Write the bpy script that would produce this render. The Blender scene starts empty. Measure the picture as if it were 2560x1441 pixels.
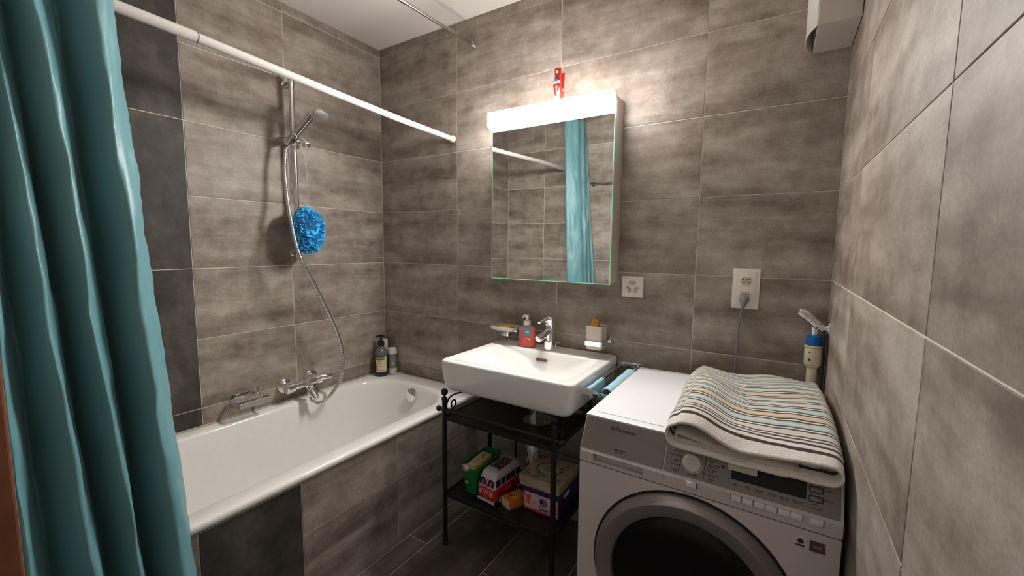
import bpy, bmesh, math, random
from mathutils import Vector, Matrix, noise
R_ = random.Random(7)
PI = math.pi
S = bpy.context.scene
COL = S.collection

# ---------------------------------------------------------------- camera, world, exposure
cam = bpy.data.cameras.new('camera')
co = bpy.data.objects.new('camera', cam); COL.objects.link(co)
yaw, pitch, roll, fpx = .5631, -.0997, .0094, 1049.81
cy_, sy_, cp_, sp_ = math.cos(yaw), math.sin(yaw), math.cos(pitch), math.sin(pitch)
fw = Vector((-sy_*cp_, cy_*cp_, sp_)); rt = Vector((cy_, sy_, 0)); up = rt.cross(fw)
cr_, sr_ = math.cos(roll), math.sin(roll)
r2 = cr_*rt + sr_*up; u2 = -sr_*rt + cr_*up
m = Matrix((r2, u2, -fw)).transposed().to_4x4(); m.translation = (2.0546, -1.7707, 1.3069)
co.matrix_world = m
cam.sensor_width = 36; cam.lens = fpx/2560*36; cam.clip_start = .01
S.camera = co
w = bpy.data.worlds.new('world'); S.world = w; w.use_nodes = True
w.node_tree.nodes['Background'].inputs[0].default_value = (1, .93, .86, 1)
w.node_tree.nodes['Background'].inputs[1].default_value = .125
vs = S.view_settings
vs.view_transform = 'Standard'; vs.look = 'None'; vs.gamma = 1; vs.use_curve_mapping = False
vs.exposure = 1.65
LAMP = 42.0

# ---------------------------------------------------------------- materials
def newmat(name):
    m = bpy.data.materials.new(name); m.use_nodes = True
    return m, m.node_tree.nodes, m.node_tree.links, m.node_tree.nodes['Principled BSDF']
MATS = {}
def mat(name, c, rough=.5, metal=0, spec=.5, trans=0, ior=1.45, coat=0, noise_amt=.06, nscale=40, bump=0, bscale=200, emit=0, sheen=0, sss=0):
    if name in MATS: return MATS[name]
    m, N, L, b = newmat(name)
    b.inputs['Roughness'].default_value = rough; b.inputs['Metallic'].default_value = metal
    b.inputs['Specular IOR Level'].default_value = spec; b.inputs['Transmission Weight'].default_value = trans
    b.inputs['IOR'].default_value = ior; b.inputs['Coat Weight'].default_value = coat
    b.inputs['Sheen Weight'].default_value = sheen
    if sss: b.inputs['Subsurface Weight'].default_value = sss; b.inputs['Subsurface Scale'].default_value = .005
    tc = N.new('ShaderNodeTexCoord'); nz = N.new('ShaderNodeTexNoise'); nz.inputs['Scale'].default_value = nscale
    L.new(tc.outputs['Object'], nz.inputs['Vector'])
    rp = N.new('ShaderNodeValToRGB')
    rp.color_ramp.elements[0].position = .3; rp.color_ramp.elements[1].position = .7
    rp.color_ramp.elements[0].color = tuple(max(0, v*(1-noise_amt)) for v in c)+(1,)
    rp.color_ramp.elements[1].color = tuple(min(1, v*(1+noise_amt)) for v in c)+(1,)
    L.new(nz.outputs['Fac'], rp.inputs[0]); L.new(rp.outputs[0], b.inputs['Base Color'])
    if bump:
        n2 = N.new('ShaderNodeTexNoise'); n2.inputs['Scale'].default_value = bscale
        L.new(tc.outputs['Object'], n2.inputs['Vector'])
        bp = N.new('ShaderNodeBump'); bp.inputs['Strength'].default_value = bump; bp.inputs['Distance'].default_value = .002
        L.new(n2.outputs['Fac'], bp.inputs['Height']); L.new(bp.outputs[0], b.inputs['Normal'])
    if emit:
        b.inputs['Emission Color'].default_value = c+(1,); b.inputs['Emission Strength'].default_value = emit
    MATS[name] = m
    return m

def tile_mat(name, cols, rough, sx=1.5, sy=8.5):
    """cloudy streaks along the tile's own length, another patch on each tile"""
    m, N, L, b = newmat(name)
    b.inputs['Roughness'].default_value = rough; b.inputs['Specular IOR Level'].default_value = .35
    tc = N.new('ShaderNodeTexCoord'); oi = N.new('ShaderNodeObjectInfo')
    mul = N.new('ShaderNodeMath'); mul.operation = 'MULTIPLY'; mul.inputs[1].default_value = 61.7
    L.new(oi.outputs['Random'], mul.inputs[0])
    add = N.new('ShaderNodeVectorMath'); add.operation = 'ADD'
    L.new(tc.outputs['Object'], add.inputs[0]); L.new(mul.outputs[0], add.inputs[1])
    mp = N.new('ShaderNodeMapping'); mp.inputs['Scale'].default_value = (sx, sy, 1)
    L.new(add.outputs[0], mp.inputs[0])
    n1 = N.new('ShaderNodeTexNoise'); n1.inputs['Scale'].default_value = 1.15; n1.inputs['Detail'].default_value = 7; n1.inputs['Roughness'].default_value = .58; n1.inputs['Distortion'].default_value = .22
    L.new(mp.outputs[0], n1.inputs['Vector'])
    n2 = N.new('ShaderNodeTexNoise'); n2.inputs['Scale'].default_value = 13; n2.inputs['Detail'].default_value = 8; n2.inputs['Roughness'].default_value = .65
    L.new(add.outputs[0], n2.inputs['Vector'])
    mx = N.new('ShaderNodeMix'); mx.data_type = 'FLOAT'; mx.inputs[0].default_value = .38
    L.new(n1.outputs['Fac'], mx.inputs[2]); L.new(n2.outputs['Fac'], mx.inputs[3])
    rp = N.new('ShaderNodeValToRGB'); e = rp.color_ramp.elements
    e[0].position = .375; e[0].color = cols[0]+(1,); e[1].position = .625; e[1].color = cols[2]+(1,)
    k = e.new(.50); k.color = cols[1]+(1,)
    L.new(mx.outputs[0], rp.inputs[0])
    n3 = N.new('ShaderNodeTexNoise'); n3.inputs['Scale'].default_value = 170; n3.inputs['Detail'].default_value = 2
    L.new(add.outputs[0], n3.inputs['Vector'])
    mr = N.new('ShaderNodeMapRange'); mr.inputs[1].default_value = .3; mr.inputs[2].default_value = .7; mr.inputs[3].default_value = .90; mr.inputs[4].default_value = 1.10
    L.new(n3.outputs['Fac'], mr.inputs[0])
    vm = N.new('ShaderNodeVectorMath'); vm.operation = 'SCALE'
    L.new(rp.outputs[0], vm.inputs[0]); L.new(mr.outputs[0], vm.inputs['Scale'])
    L.new(vm.outputs[0], b.inputs['Base Color'])
    bp = N.new('ShaderNodeBump'); bp.inputs['Strength'].default_value = .12; bp.inputs['Distance'].default_value = .001
    L.new(n3.outputs['Fac'], bp.inputs['Height']); L.new(bp.outputs[0], b.inputs['Normal'])
    MATS[name] = m
    return m
TILE = tile_mat('taupe_tile', ((.165,.127,.102), (.303,.253,.214), (.438,.388,.340)), .48)
TDARK = tile_mat('charcoal_tile', ((.030,.026,.023), (.062,.055,.049), (.115,.103,.092)), .5, 1.6, 4)
TFLOOR = tile_mat('floor_tile', ((.060,.048,.040), (.100,.083,.070), (.15,.128,.11)), .5)
GROUT = mat('grout', (.74, .69, .62), .9, spec=.2, bump=.3)
PAINT = mat('ceiling_paint', (.80, .76, .72), .9, spec=.2, noise_amt=.015, nscale=3)
CHROME = mat('chrome', (.86, .86, .88), .07, metal=1, noise_amt=.01)
CHROME2 = mat('brushed_chrome', (.74, .74, .75), .18, metal=1, noise_amt=.03)
ENAMEL = mat('white_enamel', (.86, .845, .805), .16, spec=.5, noise_amt=.01, coat=.3)
CERAMIC = mat('white_ceramic', (.85, .83, .80), .12, spec=.5, noise_amt=.01, coat=.2)
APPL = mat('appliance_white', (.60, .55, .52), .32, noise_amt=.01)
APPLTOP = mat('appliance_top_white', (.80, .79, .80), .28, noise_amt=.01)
SILVER = mat('silver_panel', (.23, .198, .178), .40, metal=.35, noise_amt=.03)
DOORRING = mat('door_ring_grey', (.26, .235, .225), .38, metal=.5, noise_amt=.02)
BLACK = mat('black_plastic', (.012, .012, .013), .35)
BLACKMETAL = mat('black_metal', (.010, .010, .011), .42, bump=.1)
DARKGLASS = mat('dark_glass', (.004, .004, .005), .25, spec=.25)
INK = mat('ink', (.03, .028, .026), .6)
WHITEPL = mat('white_plastic', (.78, .74, .69), .35, noise_amt=.01)
SOCKET = mat('socket_white', (.80, .73, .68), .4, noise_amt=.01)
CREAMPL = mat('cream_plastic', (.72, .66, .50), .42, noise_amt=.05)
BLUEPL = mat('blue_plastic', (.0, .12, .42), .4)
GREYPL = mat('grey_plastic', (.20, .22, .25), .45)
STEEL = mat('steel', (.50, .47, .43), .22, metal=1)
RODWHITE = mat('white_rod', (.80, .78, .74), .3, noise_amt=.01)
WOOD = mat('brown_wood', (.20, .075, .035), .5, noise_amt=.25, nscale=14)
BLUECLOTH = mat('light_blue_cloth', (.42, .69, .80), .9, spec=.15, bump=.8, bscale=900, sheen=.3)
VENTW = mat('vent_white', (.62, .58, .54), .5, noise_amt=.02)
MIRROR = mat('mirror_silver', (.90, .92, .90), .0, metal=1, noise_amt=0)
EDGEGLOW = mat('green_edge_glow', (.35, .95, .60), .15, spec=.6, noise_amt=.02, emit=.08)  # faint emission added to imitate lamp light caught in the glass
LAMPM = mat('lamp_diffuser', (1.0, .965, .93), .4, noise_amt=0, emit=LAMP)
FROST = mat('frosted_glass', (.95, .86, .76), .40, trans=.45, noise_amt=.01)
CLEAR = mat('clear_plastic', (.85, .86, .86), .12, trans=.85, noise_amt=.01)
CORDM = mat('cream_cord', (.62, .56, .48), .8)

# ---------------------------------------------------------------- builders
W = {}
def link(name, data, parent=None):
    o = bpy.data.objects.new(name, data); COL.objects.link(o)
    if parent is not None: o.parent = parent
    return o
def tag(o, label=None, cat=None, group=None, kind=None):
    if label: o['label'] = label
    if cat: o['category'] = cat
    if group: o['group'] = group
    if kind: o['kind'] = kind
    return o
def thing(name, loc, label, cat, group=None):
    o = link(name, None); o.empty_display_size = .05; o.location = loc; W[o.name] = Vector(loc)
    return tag(o, label, cat, group)
def obj(name, bm, material, parent=None, label=None, smooth=True, angle=35, base=None, kind=None):
    """link a bmesh given in world coordinates as one mesh under its thing"""
    if parent is not None: org = W[parent.name]
    elif base is not None: org = Vector(base)
    else:
        vs_ = [v.co for v in bm.verts]
        lo = [min(v[i] for v in vs_) for i in range(3)]; hi = [max(v[i] for v in vs_) for i in range(3)]
        org = Vector(((lo[0]+hi[0])/2, (lo[1]+hi[1])/2, lo[2]))
    for v in bm.verts: v.co -= org
    bmesh.ops.recalc_face_normals(bm, faces=bm.faces)
    me = bpy.data.meshes.new(name); bm.to_mesh(me); bm.free()
    ms = material if isinstance(material, (list, tuple)) else [material]
    for x in ms: me.materials.append(x)
    if smooth:
        me.shade_smooth(); me.set_sharp_from_angle(angle=math.radians(angle))
    o = link(name, me, parent)
    if parent is None: o.location = org
    W[o.name] = org
    if label: o['label'] = label
    if kind: o['kind'] = kind
    return o
def B(): return bmesh.new()
def box(bm, x0, x1, y0, y1, z0, z1, bev=0, seg=2, mi=0):
    x0, x1 = min(x0, x1), max(x0, x1); y0, y1 = min(y0, y1), max(y0, y1); z0, z1 = min(z0, z1), max(z0, z1)
    r = bmesh.ops.create_cube(bm, size=1)
    vs_ = r['verts']
    for v in vs_:
        v.co = Vector(((x0+x1)/2+v.co.x*(x1-x0), (y0+y1)/2+v.co.y*(y1-y0), (z0+z1)/2+v.co.z*(z1-z0)))
    fs = {f for v in vs_ for f in v.link_faces}
    for f in fs: f.material_index = mi
    if bev:
        es = list({e for v in vs_ for e in v.link_edges})
        bmesh.ops.bevel(bm, geom=es, offset=min(bev, .49*min(x1-x0, y1-y0, z1-z0)), segments=seg, profile=.5, affect='EDGES')
    return bm
def boxm(bm, M, sx, sy, sz, bev=0, seg=2, mi=0):
    r = bmesh.ops.create_cube(bm, size=1); vs_ = r['verts']
    for v in vs_: v.co = Vector((v.co.x*sx, v.co.y*sy, v.co.z*sz))
    for f in {f for v in vs_ for f in v.link_faces}: f.material_index = mi
    new = vs_
    if bev:
        es = list({e for v in vs_ for e in v.link_edges})
        q = bmesh.ops.bevel(bm, geom=es, offset=min(bev, .49*min(sx, sy, sz)), segments=seg, profile=.5, affect='EDGES')
        new = list({v for f in q['faces'] for v in f.verts} | {v for v in vs_ if v.is_valid})
    for v in new: v.co = M @ v.co
    return bm
def tube(bm, pts, r, n=12, caps=True, closed=False, mi=0):
    pts = [Vector(p) for p in pts]; k = len(pts)
    rs = r if isinstance(r, (list, tuple)) else [r]*k
    rings = []; nrm = None
    for i, p in enumerate(pts):
        if closed: t = (pts[(i+1) % k]-pts[i-1])
        else: t = pts[min(i+1, k-1)]-pts[max(i-1, 0)]
        if t.length < 1e-9: t = Vector((0, 0, 1))
        t.normalize()
        if nrm is None:
            nrm = t.orthogonal().normalized()
        else:
            nrm = (nrm-t*nrm.dot(t))
            if nrm.length < 1e-6: nrm = t.orthogonal()
            nrm.normalize()
        b = t.cross(nrm)
        rings.append([bm.verts.new(p+rs[i]*(math.cos(2*PI*j/n)*nrm+math.sin(2*PI*j/n)*b)) for j in range(n)])
    for i in range(k if closed else k-1):
        a, c = rings[i], rings[(i+1) % k]
        for j in range(n):
            f = bm.faces.new((a[j], a[(j+1) % n], c[(j+1) % n], c[j])); f.material_index = mi
    if caps and not closed:
        bm.faces.new(rings[0][::-1]).material_index = mi; bm.faces.new(rings[-1]).material_index = mi
    return bm
def lathe(bm, prof, M=None, n=32, mi=0):
    """prof: (radius, height) turned about local z"""
    M = M or Matrix.Identity(4); rings = []
    for r, z in prof:
        if r < 1e-6: rings.append([bm.verts.new(M @ Vector((0, 0, z)))])
        else: rings.append([bm.verts.new(M @ Vector((r*math.cos(2*PI*j/n), r*math.sin(2*PI*j/n), z))) for j in range(n)])
    for a, c in zip(rings, rings[1:]):
        if len(a) == 1 and len(c) == 1: continue
        for j in range(n):
            q = (j+1) % n
            if len(a) == 1: f = bm.faces.new((a[0], c[j], c[q]))
            elif len(c) == 1: f = bm.faces.new((a[j], a[q], c[0]))
            else: f = bm.faces.new((a[j], a[q], c[q], c[j]))
            f.material_index = mi
    if len(rings[0]) > 1: bm.faces.new(rings[0][::-1]).material_index = mi
    if len(rings[-1]) > 1: bm.faces.new(rings[-1]).material_index = mi
    return bm
def T(x, y, z): return Matrix.Translation((x, y, z))
def aim(p, d):
    """matrix at p whose local z looks along d"""
    d = Vector(d).normalized()
    return T(*p) @ d.to_track_quat('Z', 'Y').to_matrix().to_4x4()
def prism(bm, poly, f0, f1, mi=0):
    """poly of (a,b); f0/f1 map (a,b) to the two end faces"""
    A = [bm.verts.new(f0(*p)) for p in poly]; Bv = [bm.verts.new(f1(*p)) for p in poly]
    k = len(poly)
    for i in range(k): bm.faces.new((A[i], A[(i+1) % k], Bv[(i+1) % k], Bv[i])).material_index = mi
    bm.faces.new(A[::-1]).material_index = mi; bm.faces.new(Bv).material_index = mi
    return bm
def ball(bm, p, r, n=16, sc=(1, 1, 1), mi=0):
    q = bmesh.ops.create_uvsphere(bm, u_segments=n, v_segments=max(6, n//2), radius=r)
    for v in q['verts']: v.co = Vector((v.co.x*sc[0], v.co.y*sc[1], v.co.z*sc[2]))+Vector(p)
    for f in {f for v in q['verts'] for f in v.link_faces}: f.material_index = mi
    return bm
def rrect(x0, x1, y0, y1, z, r, k=10):
    r = max(min(r, (x1-x0)/2-1e-4, (y1-y0)/2-1e-4), 1e-4); out = []
    for cx, cy, a0 in ((x1-r, y1-r, 0), (x0+r, y1-r, 90), (x0+r, y0+r, 180), (x1-r, y0+r, 270)):
        for i in range(k+1):
            a = math.radians(a0+90*i/k); out.append(Vector((cx+r*math.cos(a), cy+r*math.sin(a), z)))
    return out
def loft(bm, rings, cap0=False, cap1=False, mi=0):
    V = [[bm.verts.new(p) for p in r] for r in rings]; n = len(V[0])
    for a, c in zip(V, V[1:]):
        for j in range(n): bm.faces.new((a[j], a[(j+1) % n], c[(j+1) % n], c[j])).material_index = mi
    if cap0: bm.faces.new(V[0][::-1]).material_index = mi
    if cap1: bm.faces.new(V[-1]).material_index = mi
    return bm
def catmull(P, n=12):
    P = [Vector(p) for p in P]; Q = [2*P[0]-P[1]]+P+[2*P[-1]-P[-2]]; out = []
    for i in range(1, len(Q)-2):
        for j in range(n):
            t = j/n; a, b, c, d = Q[i-1], Q[i], Q[i+1], Q[i+2]
            out.append(.5*((2*b)+(c-a)*t+(2*a-5*b+4*c-d)*t*t+(3*b-a-3*c+d)*t**3))
    out.append(P[-1]); return out
def text(name, body, size, M, material, parent, thick=.0003, align='LEFT'):
    """flat lettering: M places it (local x along the line, local y up, z out of the surface)"""
    cu = bpy.data.curves.new(name, 'FONT'); cu.body = body; cu.size = size; cu.extrude = thick; cu.align_x = align; cu.offset = size*.018
    cu.resolution_u = 3
    tmp = bpy.data.objects.new('tmp', cu); COL.objects.link(tmp)
    bpy.context.view_layer.update()
    dg = bpy.context.evaluated_depsgraph_get()
    me = bpy.data.meshes.new_from_object(tmp.evaluated_get(dg)); bpy.data.objects.remove(tmp)
    me.name = name; me.transform(T(*(-W[parent.name])) @ M)
    me.materials.clear(); me.materials.append(material)
    o = link(name, me, parent); W[o.name] = W[parent.name]
    return o
def basis(o, x, y, z): return Matrix((Vector(x).normalized(), Vector(y).normalized(), Vector(z).normalized())).transposed().to_4x4() if o is None else T(*o) @ Matrix((Vector(x).normalized(), Vector(y).normalized(), Vector(z).normalized())).transposed().to_4x4()

# ---------------------------------------------------------------- the room shell
GAP = .0032; H = 2.445; XW = 2.213; YO = -1.650; XP = .7217
_tm = {}
def tile_mesh(l, h):
    k = (round(l, 4), round(h, 4))
    if k not in _tm:
        b = B(); box(b, -l/2, l/2, -h/2, h/2, -.0032, 0, .0006, 1)
        me = bpy.data.meshes.new('tile'); b.to_mesh(me); b.free(); _tm[k] = me
    return _tm[k]
def tile(parent, c, l, h, ax, ay, material):
    """tile centred on c, length l along ax, height h along ay, facing ax x ay"""
    key = (round(l-GAP, 4), round(h-GAP, 4))
    me = tile_mesh(l-GAP, h-GAP)
    if not me.materials: me.materials.append(TILE)
    o = link('tile', me, parent)
    ax, ay = Vector(ax), Vector(ay)
    o.matrix_local = T(*(Vector(c)-W[parent.name])) @ Matrix((ax, ay, ax.cross(ay))).transposed().to_4x4()
    if material is not TILE:
        o.material_slots[0].link = 'OBJECT'; o.material_slots[0].material = material
    return o
def struct(name, bm, m_, label, base=None):
    o = obj(name, bm, m_, base=base, smooth=False); tag(o, label, None, None, 'structure'); return o
ROWS = [.3*i for i in range(9)]+[H]
def spans(v): return list(zip(v, v[1:]))
BK = .0018
b = B(); box(b, -.1, XW+.1, BK, .1, -.05, H+.05); wb = struct('wall_back', b, GROUT, 'back wall of taupe tiles behind the basin and mirror cabinet')
for x0, x1 in spans([0, .585, 1.185, 1.785, XW]):
    for z0, z1 in spans(ROWS): tile(wb, ((x0+x1)/2, 0, (z0+z1)/2), x1-x0, z1-z0, (1, 0, 0), (0, 0, 1), TILE)
b = B(); box(b, -.1, -BK, YO-.1, .1, -.05, H+.05); wl = struct('wall_left', b, GROUT, 'tiled wall along the bathtub with a charcoal vertical band')
for y0, y1 in spans([0, -.578, -1.004]):
    for z0, z1 in spans(ROWS): tile(wl, (0, (y0+y1)/2, (z0+z1)/2), y0-y1, z1-z0, (0, 1, 0), (0, 0, 1), TILE)
for z0, z1 in spans(ROWS): tile(wl, (0, (-1.304+YO)/2, (z0+z1)/2), -1.304-YO, z1-z0, (0, 1, 0), (0, 0, 1), TILE)
for z0, z1 in spans([0, .6, 1.2, 1.8, 2.4, H]): tile(wl, (0, -1.154, (z0+z1)/2), z1-z0, .3, (0, 0, 1), (0, -1, 0), TDARK)
b = B(); box(b, XW+BK, XW+.1, -2.3, .1, -.05, H+.05); wr = struct('wall_right', b, GROUT, 'tiled wall on the right beside the washing machine')
for y0, y1 in spans([0, -.457, -1.073, -1.689, -2.3]):
    for z0, z1 in spans(ROWS): tile(wr, (XW, (y0+y1)/2, (z0+z1)/2), y0-y1, z1-z0, (0, -1, 0), (0, 0, 1), TILE)
b = B(); box(b, -.1, 1.0, YO-.1, YO-BK, -.05, H+.05); wo = struct('wall_front', b, GROUT, 'tiled wall at the foot of the bathtub, seen in the mirror')
for x0, x1 in spans([0, .36, .96, .999]):
    for z0, z1 in spans(ROWS): tile(wo, ((x0+x1)/2, YO, (z0+z1)/2), x1-x0, z1-z0, (-1, 0, 0), (0, 0, 1), TILE)
b = B(); box(b, -.1, XW+.1, -2.3, .1, -.1, -BK); fl = struct('floor', b, GROUT, 'dark brown tiled floor')
for i, (x0, x1) in enumerate([(XP, .826), (.826, 1.126), (1.126, 1.426), (1.426, 1.726), (1.726, 2.026), (2.026, XW)]):
    y = -.199 if i % 2 else -.506
    ys = sorted({0, -2.3} | {round(y-.6*k, 3) for k in range(4) if -2.3 < y-.6*k < 0}, reverse=True)
    for y0, y1 in spans(ys): tile(fl, ((x0+x1)/2, (y0+y1)/2, 0), y0-y1, x1-x0, (0, 1, 0), (-1, 0, 0), TFLOOR)
b = B(); box(b, -.1, XW+.1, -2.3, .1, H, H+.1); struct('ceiling', b, PAINT, 'plain white ceiling')
b = B(); box(b, -1.5, 4.5, -6.0, -2.302, -.1, -.001); struct('floor_light_blocker', b, WOOD, 'unseen brown hallway floor added to block light from below')  # unseen slab added to keep world light from entering below the horizon
# tiled front of the bath surround
b = B(); box(b, XP-.04, XP-BK, YO, 0, 0, .49); wp = struct('trim_1', b, GROUT, 'tiled apron along the front of the bathtub')
for y0, y1 in spans([0, -.5697, -.9995]):
    for z0, z1 in ((0, .3), (.3, .489)): tile(wp, (XP, (y0+y1)/2, (z0+z1)/2), y0-y1, z1-z0, (0, 1, 0), (0, 0, 1), TILE)
for z0, z1 in ((0, .3), (.3, .489)): tile(wp, (XP, (-1.303+YO)/2, (z0+z1)/2), -1.303-YO, z1-z0, (0, 1, 0), (0, 0, 1), TILE)
tile(wp, (XP, -1.1513, .2445), .489, .3035, (0, 0, 1), (0, -1, 0), TDARK)
# wooden door frame where the photographer stands
b = B(); box(b, 1.0, 1.07, YO-.008, YO-.16, 0, 2.06, .004); box(b, 1.07, XW, YO-.03, YO-.16, 1.99, 2.06, .004)
struct('door_1', b, WOOD, 'brown wooden door frame beside the shower curtain')
b = B(); box(b, 1.0, XW, YO-.03, YO-.13, 2.06, H); struct('wall_lintel', b, PAINT, 'plain wall above the doorway')

# ---------------------------------------------------------------- bathtub
t = thing('bathtub', (.36, -.825, 0), 'white enamel bathtub built in behind a tiled apron', 'bathtub')
b = B(); X0, X1 = .001, .728
rings = [rrect(.03, .70, YO+.03, -.03, .05, .02), rrect(.02, .71, YO+.02, -.02, .42, .02),
         rrect(X0+.02, X1-.03, YO+.02, -.02, .495, .01), rrect(X0, X1-.004, YO+.001, -.001, .495, .004), rrect(X0, X1, YO+.001, -.001, .500, .004), rrect(X0, X1, YO+.001, -.001, .512, .004),
         rrect(X0, X1-.004, YO+.001, -.001, .5185, .004), rrect(X0+.003, X1-.012, YO+.003, -.003, .5215, .004), rrect(X0+.02, X1-.03, YO+.02, -.02, .520, .01),
         rrect(.052, .652, YO+.085, -.095, .518, .19), rrect(.058, .645, YO+.092, -.103, .515, .19), rrect(.064, .638, YO+.098, -.110, .506, .187), rrect(.070, .630, YO+.105, -.118, .488, .184),
         rrect(.088, .610, YO+.125, -.140, .40, .175), rrect(.112, .585, YO+.16, -.185, .27, .165), rrect(.135, .56, YO+.20, -.235, .18, .155),
         rrect(.165, .53, YO+.245, -.285, .145, .14), rrect(.21, .485, YO+.30, -.34, .135, .11), rrect(.30, .40, YO+.5, -.55, .132, .045)]
loft(b, rings, True, True); obj('tub', b, ENAMEL, t, angle=50)
b = B(); M = aim((.365, -.136, .470), (0, -1, .22)); lathe(b, [(.0, .016), (.030, .014), (.0365, .010), (.038, .004), (.036, -.004)], M, 40)
obj('overflow_knob', b, CHROME, t)
b = B(); lathe(b, [(0, .136), (.03, .137), (.033, .134), (.033, .131)], T(.35, -.5, 0), 28); obj('drain', b, CHROME, t)
b = B(); tube(b, [(.004, -.0042, .5235), (XP, -.0042, .5235)], .0032, 6); tube(b, [(.0042, -.0042, .5235), (.0042, YO+.004, .5235)], .0032, 6)
obj('sealant', b, mat('sealant', (.45, .40, .30), .5), t)

# ---------------------------------------------------------------- bath mixer on the left wall
t = thing('bath_mixer', (0, -.575, .60), 'chrome bath mixer tap with two wall roses above the bathtub rim', 'tap')
for yy in (-.650, -.512):
    zz = .600 if yy < -.6 else .612
    b = B(); lathe(b, [(.0370, .0), (.0370, .005), (.0345, .012), (.026, .018), (.020, .020), (0, .020)], aim((.0, yy, zz), (1, 0, 0)), 36)
    lathe(b, [(.020, .018), (.020, .050), (.013, .054), (0, .054)], aim((0, yy, zz), (1, 0, 0)), 24); obj('rose', b, CHROME, t)
b = B(); tube(b, [(.060, -.676, .600), (.060, -.671, .600), (.060, -.636, .601), (.060, -.628, .601), (.060, -.58, .603), (.060, -.50, .606), (.060, -.497, .606)], [.022, .0275, .0275, .0195, .0195, .0205, .018], 28)
obj('valve_body', b, CHROME, t)
b = B(); lathe(b, [(.023, .0), (.0255, .004), (.0255, .022), (.020, .028), (0, .029)], aim((.060, -.512, .607), (0, 1, 0)), 32)
tube(b, [(.066, -.515, .612), (.078, -.495, .618), (.086, -.450, .614), (.087, -.443, .613)], [.017, .0165, .0155, .013], 20); obj('lever', b, CHROME, t)
b = B(); P = catmull([(.062, -.575, .600), (.085, -.575, .596), (.125, -.575, .568), (.150, -.575, .545)], 6)
tube(b, P, [.017]*3+[.016]*(len(P)-3), 20); tube(b, [(.150, -.575, .545), (.158, -.575, .538)], .0125, 20)
obj('spout', b, CHROME, t)
b = B(); tube(b, [(.115, -.575, .585), (.120, -.575, .605)], [.006, .0075], 12); obj('diverter_knob', b, CHROME, t)
b = B(); tube(b, [(.080, -.572, .585), (.083, -.570, .560), (.090, -.568, .545)], .009, 14); obj('hose_outlet', b, CHROME, t)

# ---------------------------------------------------------------- shower rail, handset, hose
YR = -.576
t = thing('shower_rail', (0, YR, 1.25), 'vertical chrome shower rail on the left wall with slider', 'shower rail')
b = B(); tube(b, [(.055, YR-.006, 2.085), (.055, YR, 1.235)], .0125, 20); obj('rail', b, CHROME, t)
for z in (2.065, 1.262):
    b = B(); lathe(b, [(.017, 0), (.017, .006), (.011, .010), (.010, .055), (0, .058)], aim((0, YR-(.005 if z > 2 else 0), z), (1, 0, 0)), 20)
    tube(b, [(.055, YR-.004, z-.022), (.055, YR-.004, z+.022)], .0135, 18); obj('wall_bracket', b, CHROME, t)
b = B(); tube(b, [(.055, YR-.028, 1.800), (.055, YR+.046, 1.800)], .0160, 20); tube(b, [(.055, YR+.040, 1.800), (.055, YR+.072, 1.800)], [.0185, .0195], 20)
tube(b, [(.055, YR-.005, 1.78), (.055, YR-.005, 1.82)], .016, 18); tube(b, [(.060, YR-.030, 1.795), (.072, YR-.044, 1.785)], .018, 18)
obj('slider', b, CHROME, t)
hp = Vector((.085, -.628, 1.765)); he = Vector((.185, -.565, 1.905))
t = thing('hand_shower', tuple(hp), 'chrome hand shower held in the rail slider', 'shower head')
b = B(); d = (he-hp); P = [hp+d*s for s in (0, .12, .3, .34, .36, .8, 1.0)]
tube(b, P, [.014, .0185, .0200, .0200, .0165, .0185, .024], 20); obj('handle', b, CHROME, t)
hd = Vector((.205, -.543, 1.908)); nd = Vector((.35, .10, -.93)).normalized()
b = B(); M = aim(tuple(hd), tuple(nd)); lathe(b, [(0, -.030), (.014, -.028), (.028, -.020), (.037, -.006), (.0405, .006), (.0405, .010)], M, 36); obj('head', b, CHROME, t)
b = B(); lathe(b, [(.0405, .008), (.0395, .016), (.033, .0185), (0, .0185)], M, 36); fp = obj('spray_plate', b, mat('grey_nozzles', (.50, .49, .50), .4), t)
# hose with ridges
P = catmull([hp+Vector((-.004, -.002, -.012)), (.080, -.636, 1.735), (.085, -.647, 1.659), (.090, -.647, 1.586), (.105, -.650, 1.505), (.145, -.658, 1.395), (.183, -.660, 1.289), (.190, -.634, 1.206), (.185, -.575, 1.098), (.180, -.513, .973),
             (.175, -.457, .841), (.170, -.430, .709), (.165, -.447, .605), (.155, -.501, .533), (.138, -.545, .506), (.112, -.566, .515), (.095, -.568, .535)], 40)
b = B(); tube(b, P, [.0088 if i % 4 < 2 else .0078 for i in range(len(P))], 10)
o = obj('shower_hose', b, CHROME2); tag(o, 'silver ribbed shower hose hanging in a loop from hand shower to mixer', 'hose')

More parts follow.
